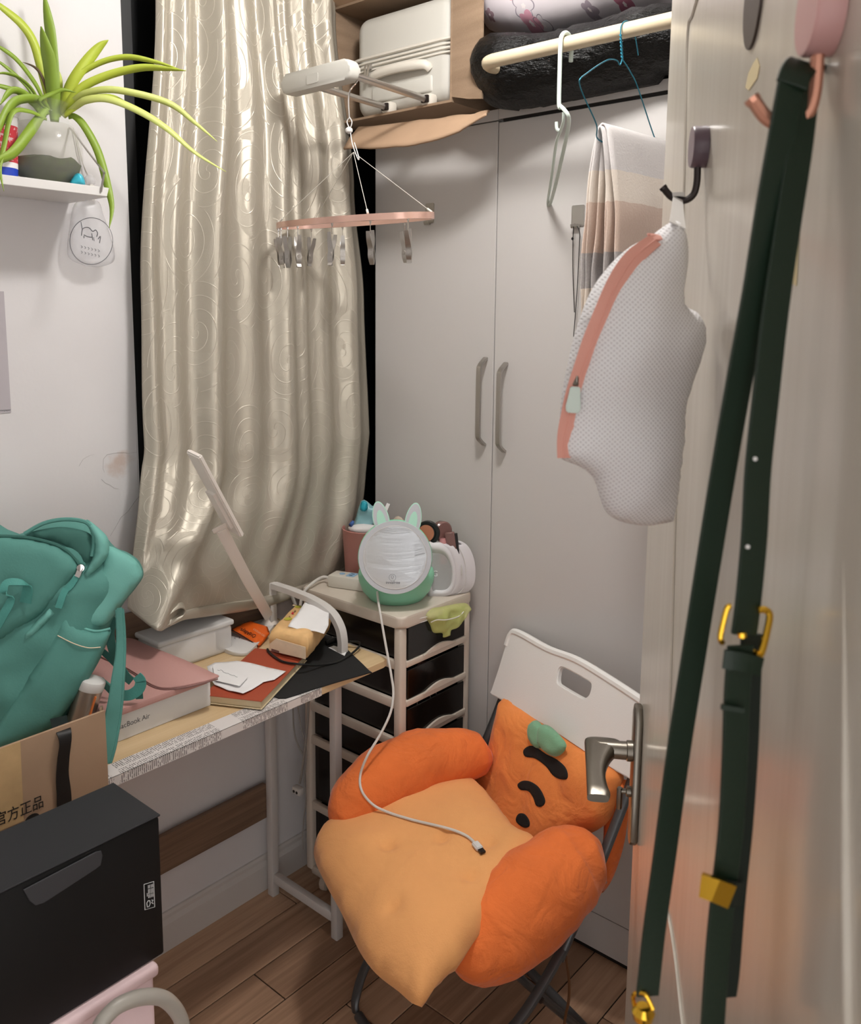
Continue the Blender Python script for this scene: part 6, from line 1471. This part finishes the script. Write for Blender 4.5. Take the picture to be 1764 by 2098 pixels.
bar(bm, cr([hk+V((0, 0, .002)), hk.lerp(tt_, .3), hk.lerp(tt_, .7), tt_], 4), [RT*.9+DN*.4]*13, [.010, .012, .014, .016], .0012); obj('hanging_ribbon', bm, 'ribbon_white', LG)
bm = nb(); bar(bm, cr([hk+V((0, 0, .0045))-DNRM*.006, hk+V((0, 0, .005)), hk+V((0, 0, .0045))+DNRM*.006], 3), V((0, 0, 1)), .004, .010); obj('ribbon_loop', bm, 'ribbon_white', LG)
bm = nb(); bar(bm, cr([lg.pt(1346, 492, .002), lg.pt(1340, 484, .004), lg.pt(1330, 488, .003)], 3), RT, .010, .002); obj('end_tab', bm, 'zip_pink', LG)

# green leather strap over the pink hook
ST = thing('bag_strap', 'dark green leather bag strap with gold buckle hanging on pink hook', 'strap', at_d(1460, 2098, .60))
khk = kp_[int(len(kp_)*.62)]
dk = (khk-CAM).dot(FW)
def strap(nm, pts, w_, m_='green_leather', t=.003, wdir=None):
    P = cr([at_d(*p) for p in pts], 6)
    wd = wdir if wdir is not None else (RT*.96 + DN*.12 + FW*.2)
    bm = nb(); bar(bm, P, wd, w_, t); bmesh.ops.bevel(bm, geom=[e for e in bm.edges], offset=.0006, segments=1, affect='EDGES'); return obj(nm, bm, m_, ST, angle=20)
d0 = dk
strap('strap_top', [(1668, 150, d0+.012), (1655, 134, d0+.006), (1646, 133, d0-.004), (1632, 146, d0-.010), (1622, 175, d0-.012)], [.017, .0175, .0175], wdir=(RT*.9+DN*.3))
strap('strap_back', [(1622, 165, d0-.010), (1605, 260, d0-.008), (1575, 430, d0), (1548, 600, d0+.012), (1520, 750, d0+.025), (1488, 930, d0+.04), (1455, 1130, d0+.055), (1420, 1350, d0+.07), (1390, 1540, d0+.085), (1362, 1750, d0+.10), (1340, 1910, d0+.11), (1326, 2040, d0+.115)], [.016, .0165, .0165, .0165], 'green_leather')
strap('strap_front', [(1656, 145, d0-.004), (1638, 300, d0-.004), (1612, 470, d0), (1588, 640, d0+.006), (1570, 800, d0+.012), (1553, 960, d0+.02), (1545, 1100, d0+.026), (1533, 1230, d0+.032), (1524, 1300, d0+.034)], [.0155, .0165, .0165])
strap('strap_lower', [(1517, 1322, d0+.026), (1510, 1420, d0+.030), (1505, 1560, d0+.036), (1497, 1700, d0+.042), (1482, 1830, d0+.048), (1470, 1950, d0+.054), (1458, 2130, d0+.06)], [.0165, .0165, .016])
strap('strap_tail', [(1540, 1300, d0+.038), (1536, 1420, d0+.042), (1530, 1560, d0+.047), (1520, 1700, d0+.052), (1505, 1850, d0+.058), (1496, 1985, d0+.064), (1490, 2042, d0+.066)], [.014, .014, .014, .012], 'green_leather_edge')
q = lambda a, b, d: at_d(a, b, d0+d)
bm = nb(); tube(bm, cr([q(1497, 1242, .024), q(1490, 1246, .024), q(1482, 1275, .024), q(1476, 1305, .024), q(1480, 1317, .026)], 4), .0018, 8); tube(bm, cr([q(1553, 1250, .030), q(1568, 1250, .030), q(1577, 1262, .030), q(1570, 1300, .030), q(1562, 1332, .030), q(1556, 1342, .030), q(1545, 1338, .028)], 4), .0022, 8); tube(bm, [q(1520, 1296, .022), q(1521, 1306, .022)], .0026, 8); obj('buckle', bm, 'gold', ST)
bm = nb(); bar(bm, [q(1482, 1350, .022), q(1520, 1356, .020), q(1558, 1366, .026)], DN, .011, .003); bar(bm, [q(1478, 1448, .026), q(1524, 1455, .026)], DN, .003, .003); obj('keeper', bm, 'green_leather', ST)
bm = nb(); bar(bm, [q(1436, 1812, .038), q(1464, 1822, .034), q(1496, 1836, .038)], DN, .014, .004); obj('gold_keeper', bm, 'gold', ST)
bm = nb(); bar(bm, [q(1494, 1830, .040), q(1514, 1830, .050)], DN, .014, .005); obj('keeper', bm, 'green_leather_edge', ST)
for a, b in ((1546, 940), (1531, 1120)):
    bm = nb(); lathe(bm, [(.0013, -.0012), (.0013, .0012)], at_d(a, b, d0+(.017 if b < 1000 else .024)), -FW, 10); obj('punch_hole', bm, 'plastic_white', ST)
bm = nb(); cl = q(1318, 2078, .113); lathe(bm, [(.003, -.004), (.007, -.003), (.008, .002), (.005, .006)], cl, V((0, 0, 1)), 14); tube(bm, cr([cl+V((-.006, 0, 0)), cl+V((-.008, 0, .010)), cl+V((0, 0, .016)), cl+V((.007, 0, .008))], 4), .0016, 7); obj('clasp', bm, 'gold', ST)
